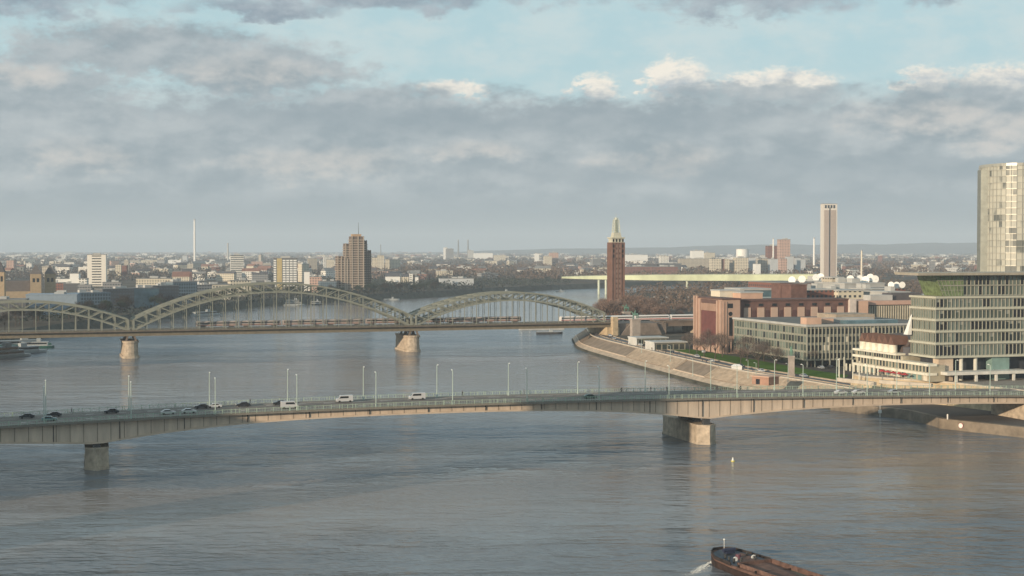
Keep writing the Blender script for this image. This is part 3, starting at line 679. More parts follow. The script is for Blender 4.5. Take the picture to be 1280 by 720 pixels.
# ------------------------------------------------------------------ equestrian statues
def horse_statue(label, loc, rz, ph, pw, s=1.0):
    t = thing('equestrian_statue', label, 'statue', loc, rz)
    MB().prism([(-pw, -pw * .7), (pw, -pw * .7), (pw, pw * .7), (-pw, pw * .7)], 0, ph * .12).box(-pw * .85, pw * .85, -pw * .6, pw * .6, ph * .12, ph * .93).box(-pw * .95, pw * .95, -pw * .68, pw * .68, ph * .93, ph).build('pedestal', mat('pedestal_stone', (0.36, 0.31, 0.27), .9, var=.2), t)
    z = ph; m_ = MB()
    def rg(x, zc, ry, rz_): return [(x * s, ry * s * cos(a * pi / 4), z + (zc + rz_ * sin(a * pi / 4)) * s) for a in range(8)]
    m_.loft([rg(-1.5, 2.3, .25, .3), rg(-1.25, 2.35, .55, .65), rg(-.5, 2.2, .5, .55), rg(.4, 2.25, .55, .62), rg(1.1, 2.45, .42, .6), rg(1.5, 3.0, .28, .42), rg(1.85, 3.6, .2, .3), rg(2.1, 3.75, .2, .25), rg(2.6, 3.45, .12, .15)])
    for x, y, kx in ((-1.2, .3, -.25), (-1.1, -.3, .2), (1.1, .3, .5), (1.0, -.3, 0)):
        m_.cyl((x * s, y * s, z + 2.1 * s), ((x + kx) * s, y * s, z + 1.1 * s), .22 * s, .13 * s, 7); m_.cyl(((x + kx) * s, y * s, z + 1.15 * s), ((x + kx * .7) * s, y * s, z + .02), .12 * s, .11 * s, 7)
    m_.cyl((-1.4 * s, 0, z + 2.6 * s), (-1.9 * s, 0, z + 1.2 * s), .18 * s, .06 * s, 7)
    m_.build('horse', TEAL, t)
    r = MB(); r.loft([rg(-.0, 3.0, .3, .3)] + [[(-.05 * s + .0, 0, 0)] * 8]) if False else None
    r.cyl((-.05 * s, 0, z + 2.7 * s), (0, 0, z + 3.9 * s), .38 * s, .42 * s, 8).ball((.02 * s, 0, z + 4.3 * s), .24 * s, None, .3 * s, 8, 6)
    for y in (-1, 1): r.cyl((0, .35 * y * s, z + 2.7 * s), (.35 * s, .55 * y * s, z + 1.7 * s), .2 * s, .13 * s, 7).cyl((0, .4 * y * s, z + 3.8 * s), (.55 * s, .42 * y * s, z + 3.1 * s), .15 * s, .1 * s, 7)
    r.build('rider', TEAL, t)
p = aw(322, -6); horse_statue('green bronze horse and rider on stone tower at the arch bridge end', (at(794, 424, 8).x, at(794, 424, 8).y, 8), TH2 + pi, 12.6, 3.2, 1.25)
q2 = at(785, 403, 16); horse_statue('dark green bronze horse and rider just behind the brighter one', (xat(783, 985), 985, 8), TH2 + pi, 13.6, 2.8, 1.15)
q2 = at(989, 470, 8); horse_statue('green bronze horse and rider on pale pedestal beside the lawn', (q2.x, q2.y, 8), TH2 + 1.2, 9.0, 2.0, .95)
# ------------------------------------------------------------------ building helpers
WCOUNT = {}
UNITW = {}
def pane(parent, kind, x0, x1, c, z0, z1, m, name='window', depth=.05):
    """one window: its own object while fewer than 95 on the building, the rest as one part"""
    k = WCOUNT.setdefault(parent.name, [0, {}])
    lo, hi = c - depth, c + .02
    def bx(mb):
        if kind == 'y': mb.box(x0, x1, lo, hi, z0, z1)
        elif kind == 'x': mb.box(lo, hi, x0, x1, z0, z1)
        return mb
    if k[0] < 95:
        k[0] += 1; return bx(MB()).build(name, m, parent)
    bx(k[1].setdefault(m.name, MB()))
def runs(opts, p=.6, st={}):
    k = id(opts)
    if k not in st or rnd.random() > p: st[k] = rnd.choice(opts)
    return st[k]
def flush_panes():
    for pn, (n, d) in WCOUNT.items():
        par = bpy.data.objects[pn]
        allm = MB(); mats = []; o = None; me = None; idx = []
        for mn, mb in d.items():
            off_ = len(allm.v); allm.v += mb.v; allm.f += [tuple(i + off_ for i in f) for f in mb.f]; idx += [len(mats)] * len(mb.f); mats.append(bpy.data.materials[mn])
        if not allm.v: continue
        o = allm.build('window', None, par)
        for m_ in mats: o.data.materials.append(m_)
        o.data.polygons.foreach_set('material_index', idx); o['kind'] = 'stuff'
def grid(parent, kind, a0, a1, c, z0, z1, na, nz, fw=.6, fh=.55, mats=None, name='window'):
    mats = mats or [GLASS, GLASSD, GLASS]
    for j in range(nz):
        for i in range(na):
            da = (a1 - a0) / na; dz = (z1 - z0) / nz
            a = a0 + da * (i + .5); z = z0 + dz * (j + .5)
            pane(parent, kind, a - da * fw / 2, a + da * fw / 2, c, z - dz * fh / 2, z + dz * fh / 2, rnd.choice(mats), name)
FM = {
 'white': facade_mat('facade_white', (0.72, 0.70, 0.64), pu=4, pv=3.2, fu=.55, fv=.4),
 'cream': facade_mat('facade_cream', (0.62, 0.56, 0.44), pu=3.4, pv=3.2),
 'beige': facade_mat('facade_beige', (0.45, 0.40, 0.32), pu=3.4, pv=3.2),
 'grey': facade_mat('facade_grey', (0.27, 0.27, 0.27), pu=3.0, pv=3.2, fu=.7),
 'pink': facade_mat('facade_pink', (0.52, 0.35, 0.28), pu=3.4, pv=3.2),
 'brick': facade_mat('facade_brick', (0.22, 0.10, 0.075), pu=3.0, pv=3.2),
 'dark': facade_mat('facade_dark', (0.10, 0.10, 0.105), glass=(.12, .13, .14), pu=3.0, pv=3.2, fu=.6),
 'blue': facade_mat('facade_blue', (0.16, 0.21, 0.25), glass=(.05, .08, .1), pu=2.6, pv=3.2, fu=.7, fv=.7),
 'band': facade_mat('facade_band', (0.74, 0.72, 0.66), pu=40, pv=3.3, fu=.96, fv=.5),
 'silo': mat('silo_grey', (0.45, 0.47, 0.48), .7, var=.12, scale=.05),
}
def block(name, label, cat, px0, px1, ytop, d, depth, m, rz=TH, roof=GREY, base=GZ, plant=True, group=None, gable=False, par=True):
    w = (px1 - px0) * d / F / max(.3, cos(rz)) if abs(rz) < .9 else (px1 - px0) * d / F
    zt = zat(ytop, d); h = zt - base
    t = thing(name, label, cat, (xat(px0, d), d, base), rz, group)
    MB().box(0, w, 0, depth, 0, h).build('wall', m, t)
    if gable:
        rh = min(w, depth) * .38
        MB().add([(-.3, -.4, h), (w + .3, -.4, h), (w + .3, depth + .4, h), (-.3, depth + .4, h), (-.3, depth / 2, h + rh), (w + .3, depth / 2, h + rh)], [(0, 1, 5, 4), (2, 3, 4, 5), (0, 4, 3), (1, 2, 5), (3, 2, 1, 0)]).build('roof', roof, t)
    else:
        MB().box(-.3, w + .3, -.3, depth + .3, h + .003, h + .7).build('roof', roof, t)
        if plant and w > 14:
            pm = MB(); r2 = random.Random(int(px0 * 7 + d))
            for _ in range(2 + int(w / 40)):
                x = r2.uniform(.1, .75) * w; y = r2.uniform(.15, .6) * depth; MB().box(x, x + min(8, w * .2), y, y + min(7, depth * .3), h + .705, h + .7 + r2.uniform(1.5, 3)).build('roof_plant', LGREY, t)
    return t, w, h

# ------------------------------------------------------------------ glass office block with the wide roof, right foreground
mx = thing('office_building', 'big pale green glass office block with banded floors and wide flat overhanging roof', 'building', (165, 560, 12.6), TH)
LEN = 78; Z = lambda z: z - 12.6
MB().box(.3, LEN, .3, 17.7, Z(22), Z(45.2)).build('wall', mat('curtain_wall', (0.28, 0.29, 0.25), .5, var=.12, scale=.1), mx)
fl = [22, 27.3, 32.0, 36.5, 40.9, 45.3]
for z in fl: MB().box(-.5, LEN, -.5, 18.4, Z(z) - .35, Z(z) + .45).build('floor_band', BAND, mx)
WM = [GLASS, GLASSD, mat('glass_pale', (0.17, 0.20, 0.17), .2, var=.3, scale=.15, spec=.8), mat('glass_mid', (0.09, 0.11, 0.09), .15, var=.3, scale=.15, spec=.8), MATS['glass_pale'] if 'glass_pale' in MATS else GLASS]
for a, b in zip(fl[:-1], fl[1:]):
    n = int(LEN / 1.75)
    for i in range(n):
        pane(mx, 'y', i * 1.75 + .25, i * 1.75 + 1.55, .28, Z(a) + .75, Z(b) - .75 - (0 if rnd.random() < .8 else rnd.uniform(.3, 1.6)), runs(WM))
    for i in range(10): pane(mx, 'x', .5 + i * 1.75, .5 + i * 1.75 + 1.45, .28, Z(a) + .75, Z(b) - .75, rnd.choice(WM[2:]))
mb = MB()
for a, b in zip(fl[:-1], fl[1:]):
    for i in range(int(LEN / 1.75) + 1): mb.box(i * 1.75 - .05, i * 1.75 + .07, -.12, .29, Z(a) + .46, Z(b) - .36)
    for i in range(1, 11): mb.box(-.12, .29, i * 1.75 - .1, i * 1.75 + .07, Z(a) + .46, Z(b) - .36)
mb.build('mullion', MULL, mx)
MB().loft([[(5, 3, Z(45.8)), (LEN, 3, Z(45.8)), (LEN, 17, Z(45.8)), (6, 17, Z(45.8))], [(1.5, 3, Z(54)), (LEN, 3, Z(54)), (LEN, 17, Z(54)), (2.5, 17, Z(54))]]).build('penthouse', MATS['curtain_wall'], mx)
MB().loft([[(4.6, 2.6, Z(45.8)), (14, 2.6, Z(45.8)), (14, 17.2, Z(45.8)), (5.6, 17.2, Z(45.8))], [(1.1, 2.6, Z(53.9)), (14, 2.6, Z(53.9)), (14, 17.2, Z(53.9)), (2.1, 17.2, Z(53.9))]]).build('green_glazing', GLASSG, mx)
mg = MB()
for i in range(7): mg.bar((4.9 + i * 1.35, 2.5, Z(45.9)), (1.5 + i * 1.85, 2.5, Z(53.8)), .12)
for z in (48, 49.9, 51.8): mg.box(4.9 - (z - 45.8) * .43, 14, 2.42, 2.55, Z(z), Z(z) + .15)
mg.build('glazing_bar', MULL, mx)
mb = MB(); mb2 = MB()
for k, (a, b) in enumerate(((46.3, 49.6), (50.2, 53.6))):
    for i in range(int((LEN - 14) / 1.75)):
        pane(mx, 'y', 14.2 + i * 1.75, 14.2 + i * 1.75 + 1.3, 2.98, Z(a), Z(b), rnd.choice(WM)); mb.box(13.9 + i * 1.75, 14.05 + i * 1.75, 2.6, 2.98, Z(a) - .3, Z(b) + .2)
mb.box(5, LEN, 2.4, 2.98, Z(49.7), Z(50.1)); mb.build('mullion', MULL, mx)
MB().loft([[(-9.5, -2.5, Z(54.0)), (LEN, -2.5, Z(54.0)), (LEN, 20, Z(54)), (-6, 20, Z(54))], [(-9.8, -2.8, Z(55.0)), (LEN, -2.8, Z(55)), (LEN, 20.3, Z(55)), (-6.3, 20.3, Z(55))]]).build('roof', mat('roof_edge', (0.40, 0.36, 0.29), .8), mx)
MB().box(4, LEN, 5, 17, 0, Z(21.6)).build('base_wall', mat('base_dark', (0.045, 0.05, 0.06), .4, var=.3), mx)
MB().box(2, 8.5, 1.0, 4.9, 0, Z(21.6)).build('corner_wall', CONC, mx)
for i, x in enumerate((12.5, 19, 33, 45, 57, 69)): MB().cyl((x, 1.6, 0), (x, 1.6, Z(21.6)), .75, n=14).build('column', mat('pale_column', (.55, .53, .46), .7), mx)
MB().box(2, 40, -5, 3.2, Z(15.3), Z(16.5)).build('canopy', mat('canopy_white', (.62, .60, .54), .7), mx)
for x in (6, 15, 24, 32, 39): MB().box(x, x + .9, -4.6, -3.8, 0, Z(15.28)).build('canopy_post', MATS['canopy_white'], mx)
MB().box(26, 34, .8, 4.9, 0.0, Z(21.5)).build('lobby_glazing', mat('lobby_glass', (.20, .30, .27), .2, spec=.8), mx)
MB().box(40, 60, -9, -5.1, Z(18.5), Z(19.3)).build('entrance_roof', MATS['canopy_white'], mx)
MB().add([(-.6, 16, Z(38)), (-2.5, 16, Z(30)), (-.6, 16, Z(30)), (-.6, 16.6, Z(38)), (-2.5, 19, Z(30)), (-.6, 19, Z(30))], [(0, 1, 4, 3), (0, 2, 1), (3, 4, 5), (1, 2, 5, 4), (0, 3, 5, 2)]).build('white_sail', WHITE, mx)

# terraced hotel
ht = thing('hotel_building', 'low cream terraced building with long white balcony bands and dark gabled roof', 'building', (165, 560, 12.6), TH)
X0 = -4.2
MB().box(X0 + 1.2, 0.2, 18.6, 55, 0, 8.6).box(X0 + 1.2, 3.9, -.5, 18.5, 0, 6.4).build('wall', mat('hotel_wall', (.40, .36, .27), .7, var=.2, scale=.3), ht)
MB().box(.3, 30, 18.7, 55, 0, 8.6).build('rear_wall', MATS['hotel_wall'], ht)
for z, y0 in ((2.4, -1), (6.0, -1), (8.7, 22)): MB().box(X0, 1 if y0 > 0 else 0.1, y0, 56, z, z + (1.0 if z < 8 else .8)).build('balcony', mat('balcony_white', (.72, .68, .56), .7), ht)
for z0, z1, n in ((3.6, 5.9, 22), (7.1, 8.6, 18)):
    for i in range(n):
        y = 20.0 + i * (34 / n) if z0 > 6 else 0 + i * (54 / n); pane(ht, 'x', y + .2, y + 1.5, X0 + 1.18, z0, z1, rnd.choice(WM))
for i in range(14): pane(ht, 'x', 1 + i * 3.9, 3.6 + i * 3.9, X0 + 1.18, .2, 2.2, rnd.choice([MATS['lobby_glass'], GLASS, CREAM]))
for i in range(6):
    y = 28 + i * 4.6; MB().cyl((X0 + 2.6, y, 9.5), (X0 + 2.6, y, 12.6), 1.75, n=14).build('bay', MATS['balcony_white'], ht)
    MB().add([(X0 + 1.5, y - 2.3, 12.7), (X0 + 1.5, y + 2.3, 12.7), (X0 + 1.5, y, 16.2), (X0 + 9, y - 2.3, 12.7), (X0 + 9, y + 2.3, 12.7), (X0 + 9, y, 16.2)], [(0, 2, 1), (3, 4, 5), (0, 3, 5, 2), (1, 2, 5, 4), (0, 1, 4, 3)]).build('gable', mat('gable_brown', (.16, .085, .06), .8, var=.2), ht)
MB().side([(X0 + 5, 9.6), (30, 9.6), (22, 16), (X0 + 9, 15)], 24, 54).build('roof', mat('hotel_roof', (.10, .075, .065), .85, var=.15), ht)
MB().box(X0 + 4.5, 29, 18.8, 23.8, 8.7, 12).build('plant_room', SLATE, ht)
for i in range(9): MB().box(X0 - 3.2, X0 - 2.7, 30 + i * 3.2, 30.5 + i * 3.2, 0, 3.0).build('colonnade_post', MATS['balcony_white'], ht)
def parasol(label, loc, m):
    t = thing('parasol', label, 'parasol', loc); MB().cyl((0, 0, 0), (0, 0, 2.5), .04, n=6).build('pole', WHITE, t)
    MB().cyl((0, 0, 2.1), (0, 0, 2.9), 1.7, .05, 8).build('canopy', m, t)
for i in range(5):
    p = mx.matrix_basis @ Vector((-8.0, 9 + 4.2 * i, 0)); parasol(f'red parasol on the terrace in front of the cream hotel, {ordn[4 - i]} from left', p, REDC)
# small stone terrace walls on the plaza
for a, b, lab in (((1048, 476), (1094, 481), 'pale stone terrace wall left of the hotel front'), ((1100, 479), (1165, 483), 'pale stone terrace wall before the red parasols')):
    p = at(a[0], a[1], 12.6); r = at(b[0], b[1], 12.6); tag(MB().bar((p.x, p.y, 13.2), (r.x, r.y, 13.0), 1.5, 1.3).build('terrace_wall', MATS['pale_stone']), lab, 'wall')

# ------------------------------------------------------------------ grey ribbed office building with courtyard
lh = thing('council_building', 'grey green office building with vertical stone fins and flat dark roof beside the lawn', 'building', (140, 683, 8), TH)
MB().box(0, 62, 0, 14, 3.2, 19.2).box(0, 13, 14.01, 80, 3.2, 19.2).box(62.01, 75, 0, 80, 3.2, 19.2).build('wall', mat('council_wall', (.26, .26, .21), .8, var=.15, scale=.1), lh)
MB().box(2, 60, 2, 12, 0, 3.19).box(2, 11, 12.01, 78, 0, 3.19).build('base_wall', GLASSD, lh)
for i in range(16): MB().box(.3 + i * 4, .8 + i * 4, .2, .7, 0, 3.18).build('column', MULL, lh)
for j in range(4):
    for i in range(31):
        pane(lh, 'y', .35 + i * 2, .35 + i * 2 + 1.4, 0, 4.0 + j * 3.9, 6.6 + j * 3.9, rnd.choice([GLASS, GLASSD, GLASS, CREAM if rnd.random() < .35 else GLASSD]))
    for i in range(26): pane(lh, 'x', .5 + i * 3.05, 3.2 + i * 3.05, 0, 4.0 + j * 3.9, 6.9 + j * 3.9, rnd.choice([MATS['glass_mid'], MATS['glass_pale'], GLASS]))
mb = MB()
for i in range(32): mb.box(i * 2 - .05, i * 2 + .27, -.45, -.001, 3.2, 19.2)
for i in range(27): mb.box(-.25, -.001, i * 3.05 - .05, i * 3.05 + .2, 3.2, 19.2)
mb.build('fins', MULL, lh)
MB().box(-.6, 75.6, -.6, 80.6, 19.21, 20.1).build('roof', mat('roof_dark', (.13, .13, .12), .9, var=.25, scale=.06), lh)
MB().box(-.7, 75.7, -.7, -.25, 19.3, 20.4).box(-.7, -.25, -.2, 80.6, 19.3, 20.4).build('parapet', LGREY, lh)
MB().box(3, 11, 6, 12, 20.11, 23.3).build('roof_hut', PINK, lh); MB().box(24, 52, 5, 11, 20.11, 21.8).build('skylight', GLASSB, lh)
MB().box(16, 46, 17, 24, 20.11, 22.3).build('roof_hut', LGREY, lh); MB().box(38, 60, 40, 60, 20.11, 23).build('roof_hut', BEIGE, lh); MB().box(14, 22, 14, 17, 20.11, 22.4).build('roof_hut', PINK, lh)

# ------------------------------------------------------------------ brick exhibition hall
rh = thing('brick_hall', 'long red brick exhibition hall with pink stone pavilion and pale panels', 'building', (113, 773, 8), TH)
H = 29
MB().box(0, 10.5, 0, 37, 0, H).build('wall', mat('pavilion_stone', (.42, .285, .22), .85, var=.15, scale=.15), rh)
MB().box(-.4, 11, -.4, 37.4, H + .005, H + .8).build('roof', mat('roof_dark_brick', (.12, .07, .06), .9), rh)
MB().box(-.3, .0, 6, 27, 4, 22.5).build('portal', mat('portal_red', (.14, .05, .045), .8, var=.2), rh)
for y in (0.1, 4.6, 27.5, 31.5, 35): MB().box(-.9, -.001, y, y + 1.6, 0, H - .5 + (1.8 if y > 30 else 0)).build('pilaster', MATS['pavilion_stone'], rh)
for i in range(12): MB().box(-.6, -.001, 6.6 + i * 1.75, 7.3 + i * 1.75, 22.6, 26.4).build('fin', MATS['pavilion_stone'], rh)
MB().box(-.35, -.001, 6, 27, 26.6, 28.8).build('attic_band', MATS['roof_dark_brick'], rh)
MB().box(3.2, 6.2, -.06, .02, 24.5, 27).build('window', GLASSD, rh); MB().cyl((4.8, .02, 21.4), (4.8, -.06, 21.4), 1.2, n=14).build('window', GLASSD, rh)
MB().box(4, 6.1, -.06, .02, 9.5, 19.5).build('window', GLASSD, rh); MB().box(3.6, 4.6, -.06, .02, .5, 7.6).box(5.6, 6.8, -.06, .02, .5, 7.6).build('door', GLASSD, rh)
MB().box(.4, 1.1, -.4, -.001, 0, 28).box(2, 2.6, -.4, -.001, 0, 28).build('pilaster', MATS['pavilion_stone'], rh)
MB().box(10.51, 78, 4, 22, 0, H - 1).build('wall', BRICK, rh)
MB().box(10.6, 78.4, 3.4, 22.4, H - .99, H - .1).build('roof', MATS['roof_dark_brick'], rh)
for i in range(8): MB().box(14.5 + i * 8.1, 18.6 + i * 8.1, 3.6, 3.99, 18, 24.5).build('panel', mat('panel_pink', (.50, .36, .28), .85, var=.06), rh); 
for i in range(8): MB().box(15.3 + i * 8.1, 17.8 + i * 8.1, 3.7, 3.99, 25.2, 26.6).build('window', GLASSD, rh)
for i in range(7): MB().box(19.6 + i * 8.1, 21.6 + i * 8.1, 3.75, 3.99, 19, 23).build('window', mat('brick_window', (.10, .05, .045), .5), rh)
MB().box(78.01, 82, 2, 22, 0, H - .5).build('end_pier', mat('end_pale', (.58, .50, .44), .85), rh)
MB().box(84, 90, 3, 24, 0, 27.5).build('link_block', PINK, rh)
wg = thing('office_wing', 'long wing with closely spaced pale fins and salmon pink roof edge behind the ribbed building', 'building', (113, 773, 8), TH)
MB().box(92, 170, 8, 30, 0, 25).build('wall', mat('wing_wall', (.16, .15, .13), .7), wg)
mb = MB()
for i in range(52): mb.box(92 + i * 1.5, 92.55 + i * 1.5, 7.4, 7.99, 10, 24.4)
mb.build('fins', mat('fin_stone', (.46, .42, .33), .8), wg)
MB().box(91, 171, 7, 36, 25.01, 27.2).build('roof', mat('salmon_edge', (.50, .32, .25), .85, var=.08), wg)
for x0, x1, y0, y1, h_, m_ in ((98, 112, 14, 22, 3, LGREY), (112.5, 132, 16, 26, 4, SLATE), (133, 150, 14, 30, 3, LGREY)): MB().box(x0, x1, y0, y1, 27.21, 27.2 + h_).build('roof_hut', m_, wg)

# roofscape of the exhibition halls
HALLS = [(900, 926, 364, 800, 12, CREAM, 'cream rooftop block behind the pink stone pavilion, left of the wider one'),
         (926, 955, 366.5, 792, 10, PINK, 'pink cream rooftop block right above the pavilion roof'),
         (976, 990, 355.5, 850, 12, BRICK, 'brick roof tower left one of two above the hall'), (989, 1010, 357, 835, 12, BRICK, 'brick roof tower right one of two above the hall'),
         (1010, 1052, 363, 880, 40, FM['brick'], 'long brick hall with pale roof behind the finned wing'), (1040, 1056, 347.5, 960, 14, FM['beige'], 'beige square block below the white dishes'),
         (1056, 1110, 355, 940, 40, LGREY, 'low light grey hall right of the beige block'), (1048, 1082, 364, 880, 30, FM['cream'], 'cream hall roof above the finned wing'),
         (1110, 1140, 366, 870, 30, LGREY, 'light grey hall roof beside the glass office block'), (1022, 1046, 352, 1010, 40, FM['beige'], 'beige low hall just left of the beige block'),
         (1082, 1112, 362, 900, 20, SLATE, 'dark roof block behind the salmon edged wing')]
for (a, b, y, d, dep, m_, lab) in HALLS: block('exhibition_hall', lab, 'building', a, b, y, d, dep, m_, roof=LGREY if 'brick roof' not in lab else BRICK, group='roofs of the exhibition halls')
gb = thing('glass_hall', 'blue glass hall in a pale square frame on the brick hall roof', 'building', (xat(929, 880), 880, 8), TH)
MB().box(.8, 19.6, .8, 26, 0, 31).build('wall', GLASSB, gb); MB().box(0, 20.5, 0, 27, 31.01, 32.2).box(0, .79, 0, 27, 22, 31).box(19.7, 20.5, 0, 27, 22, 31).box(-2, 0, 0, 2, 24, 32).build('frame', LGREY, gb)
MB().side([(2, 27), (19, 27), (19, 22)], .3, .79).build('sloped_glazing', mat('pale_blue_glass', (.35, .43, .45), .2), gb)
# satellite dishes
def dish():
    t = thing('satellite_dish', 'x', 'satellite dish'); rings = []
    for k in range(5):
        r = 2.6 * k / 4 + .01; rings.append([(r * cos(a * pi / 6), -.9 * (1 - (r / 2.6) ** 2) * -1, 3.4 + r * sin(a * pi / 6)) for a in range(12)])
    MB().loft(rings[::-1] + [[(x, y + .12, z) for x, y, z in r] for r in rings]).build('reflector', mat('dish_white', (.85, .84, .80), .5, var=.04), t)
    MB().cyl((0, 1.0, 0), (0, .9, 3.2), .25).build('mast', LGREY, t); MB().bar((0, .6, 3.4), (0, -1.6, 3.4), .12).build('feed_horn', LGREY, t); return t
DS = dish()
for i, (px, py, d) in enumerate(((990, 354, 1000), (1002.5, 353, 990), (1020, 351, 1020), (1026, 350, 1030), (1063, 353, 960), (1075, 353, 965), (1082, 354, 960), (1088, 351, 965), (1094, 353, 962), (1114, 359, 930), (1121, 359, 935), (1128, 359, 930))):
    z = zat(py, d) - 1.2; o = place(DS, (xat(px, d), d, z), R(-25 + 13 * (i % 3)), f'white satellite dish on the exhibition hall roofs, {ordn[i]} from left', 'satellite dishes on the roofs', 1.0 if px < 1110 else .8)
for a, b, y, d in ((984, 1032, 354.5, 985), (1058, 1100, 355.2, 958), (1108, 1134, 361.0, 928)):
    block('dish_roof', f'flat grey roof carrying the satellite dishes {"left group" if a < 1000 else "middle group" if a < 1100 else "right group"}', 'building', a, b, y, d, 60, FM['brick'], plant=False)

# flat pavilions at the promenade
for (p0, w_, lab) in ((at(796, 432, 8), 19, 'flat white roofed pavilion with white fins, nearer the arch bridge'), (at(818, 438, 8), 19, 'flat white roofed pavilion with white fins, nearer the lawn')):
    pv = thing('pavilion', lab, 'pavilion', (p0.x, p0.y, 8), TH)
    MB().box(.8, w_, .8, 12, 0, 4.0).build('wall', mat('pav_wall', (.26, .25, .20), .7), pv); MB().box(-.4, w_ + 1, -.4, 14, 4.01, 4.7).build('roof', LGREY, pv)
    for i in range(7): MB().box(-.6, .2, .2 + i * 1.9, .75 + i * 1.9, 0, 4.6).build('fin', WHITE, pv)
    for i in range(5): MB().box(1.6 + i * 3.5, 4.2 + i * 3.5, .74, .82, .3, 3.2).build('window', GLASS, pv)

# ------------------------------------------------------------------ round glass tower at the right edge
def panel_mat():
    m = bpy.data.materials.new('glass_panels'); m.use_nodes = True; t = m.node_tree; b = t.nodes['Principled BSDF']
    def nd(k, **kw):
        n = t.nodes.new(k)
        for a, v in kw.items(): setattr(n, a, v)
        return n
    def mm(op, a, c=0.0):
        n = nd('ShaderNodeMath', operation=op)
        for i, v in enumerate((a, c)):
            if isinstance(v, bpy.types.NodeSocket): t.links.new(v, n.inputs[i])
            else: n.inputs[i].default_value = v
        return n.outputs[0]
    tcn = nd('ShaderNodeTexCoord'); s = nd('ShaderNodeSeparateXYZ'); t.links.new(tcn.outputs['Object'], s.inputs[0])
    a = mm('MULTIPLY', mm('ARCTAN2', s.outputs[1], s.outputs[0]), 11.0); z = mm('DIVIDE', s.outputs[2], 3.6)
    c1 = nd('ShaderNodeCombineXYZ'); t.links.new(mm('FLOOR', a), c1.inputs[0]); t.links.new(mm('FLOOR', z), c1.inputs[1])
    wn = nd('ShaderNodeTexWhiteNoise', noise_dimensions='3D'); t.links.new(c1.outputs[0], wn.inputs[0])
    no = nd('ShaderNodeTexNoise'); no.inputs['Scale'].default_value = .07; t.links.new(tcn.outputs['Object'], no.inputs['Vector'])
    k = mm('ADD', mm('MULTIPLY', wn.outputs[0], .9), mm('MULTIPLY', mm('SUBTRACT', no.outputs[0], .5), 1.1))
    def cl(x): 
        n = nd('ShaderNodeClamp'); t.links.new(x, n.inputs[0]); return n.outputs[0]
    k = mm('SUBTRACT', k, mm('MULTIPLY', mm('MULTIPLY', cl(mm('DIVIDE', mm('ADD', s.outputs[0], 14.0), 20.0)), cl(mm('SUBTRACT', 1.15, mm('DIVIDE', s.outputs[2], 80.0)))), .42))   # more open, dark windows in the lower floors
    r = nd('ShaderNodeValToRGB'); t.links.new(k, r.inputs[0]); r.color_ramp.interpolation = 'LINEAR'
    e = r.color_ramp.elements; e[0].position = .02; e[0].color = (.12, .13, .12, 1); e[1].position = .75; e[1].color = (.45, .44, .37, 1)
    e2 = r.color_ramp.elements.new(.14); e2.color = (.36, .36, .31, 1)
    t.links.new(r.outputs[0], b.inputs['Base Color']); b.inputs['Metallic'].default_value = .0; b.inputs['Roughness'].default_value = .5
    return m
tt = thing('glass_tower', 'tall rounded pale glass tower cut by the right edge of the view', 'building', (291, 828, 8), R(8))
def reul(r, z, k=.9):
    out = []
    for i in range(48):
        a = 2 * pi * i / 48; rr = r * (1 + .045 * cos(3 * a)); out.append((rr * cos(a), rr * sin(a), z))
    return out
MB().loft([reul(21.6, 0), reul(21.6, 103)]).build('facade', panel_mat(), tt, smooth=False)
mb = MB()
for j in range(1, 29):
    z = j * 3.6; mb.loft([reul(21.62, z), reul(21.95, z), reul(21.95, z + .3), reul(21.62, z + .3)], cap=False)
mb.build('floor_edge', mat('tower_metal', (.45, .44, .38), .35, metal=.4), tt)
mb = MB()
for i in range(0, 48):
    p = reul(21.9, 0)[i]; mb.bar((p[0], p[1], 0), (p[0], p[1], 103.6), .14)
mb.build('mullion', MATS['tower_metal'], tt)
MB().loft([reul(21.9, 103), reul(21.9, 104.6)]).build('roof', MATS['tower_metal'], tt)
a_ = 3.55
MB().loft([[(x * 1.0, y, z) for x, y, z in ((-23.8, -1.5, 0), (-19.5, -4, 0), (-18, 4, 0), (-23.2, 4, 0))], [(-23.8, -1.5, 101.5), (-19.5, -4, 101.5), (-18, 4, 101.5), (-23.2, 4, 101.5)]]).build('stair_core', mat('core_grey', (.22, .23, .20), .4, metal=.3), tt)

# ------------------------------------------------------------------ brick tower with the lattice crown
mt = thing('brick_tower', 'slim red brick exhibition tower with pale balustrade and lattice spire', 'tower', (xat(770, 1125), 1125, 8), TH)
Hm = 61.6; w_ = 5.0
MB().box(-w_, w_, -w_, w_, 0, Hm).build('shaft', BRICK2, mt)
mb = MB()
for i in range(5):
    x = -w_ + i * (2 * w_ / 4); mb.box(x - .35, x + .35, -w_ - .45, -w_ - .001, 0, Hm); mb.box(-w_ - .45, -w_ - .001, x - .35, x + .35, 0, Hm)
mb.build('pilaster', BRICK2, mt)
for i in range(4):
    for j in range(15):
        x = -w_ + (i + .5) * (2 * w_ / 4); 
        if i in (1, 2) or j > 11: MB().box(x - .5, x + .5, -w_ - .12, -w_ + .02, 3 + j * 3.9, 5.4 + j * 3.9).build('window', mat('tower_window', (.33, .22, .17), .5) if i in (1, 2) else GLASSD, mt)
MB().box(-w_ + .4, w_ - .4, -w_ + .4, w_ - .4, Hm + .01, Hm + 3).build('arcade', mat('arcade_pale', (.50, .48, .38), .7), mt)
for i in range(4): MB().box(-4.6 + i * 2.6, -3.2 + i * 2.6, -w_ + .33, -w_ + .42, Hm + .4, Hm + 2.6).build('window', GLASSD, mt)
MB().box(-w_ - .4, w_ + .4, -w_ - .4, w_ + .4, Hm + 3.01, Hm + 4.0).build('balustrade', MATS['arcade_pale'], mt)
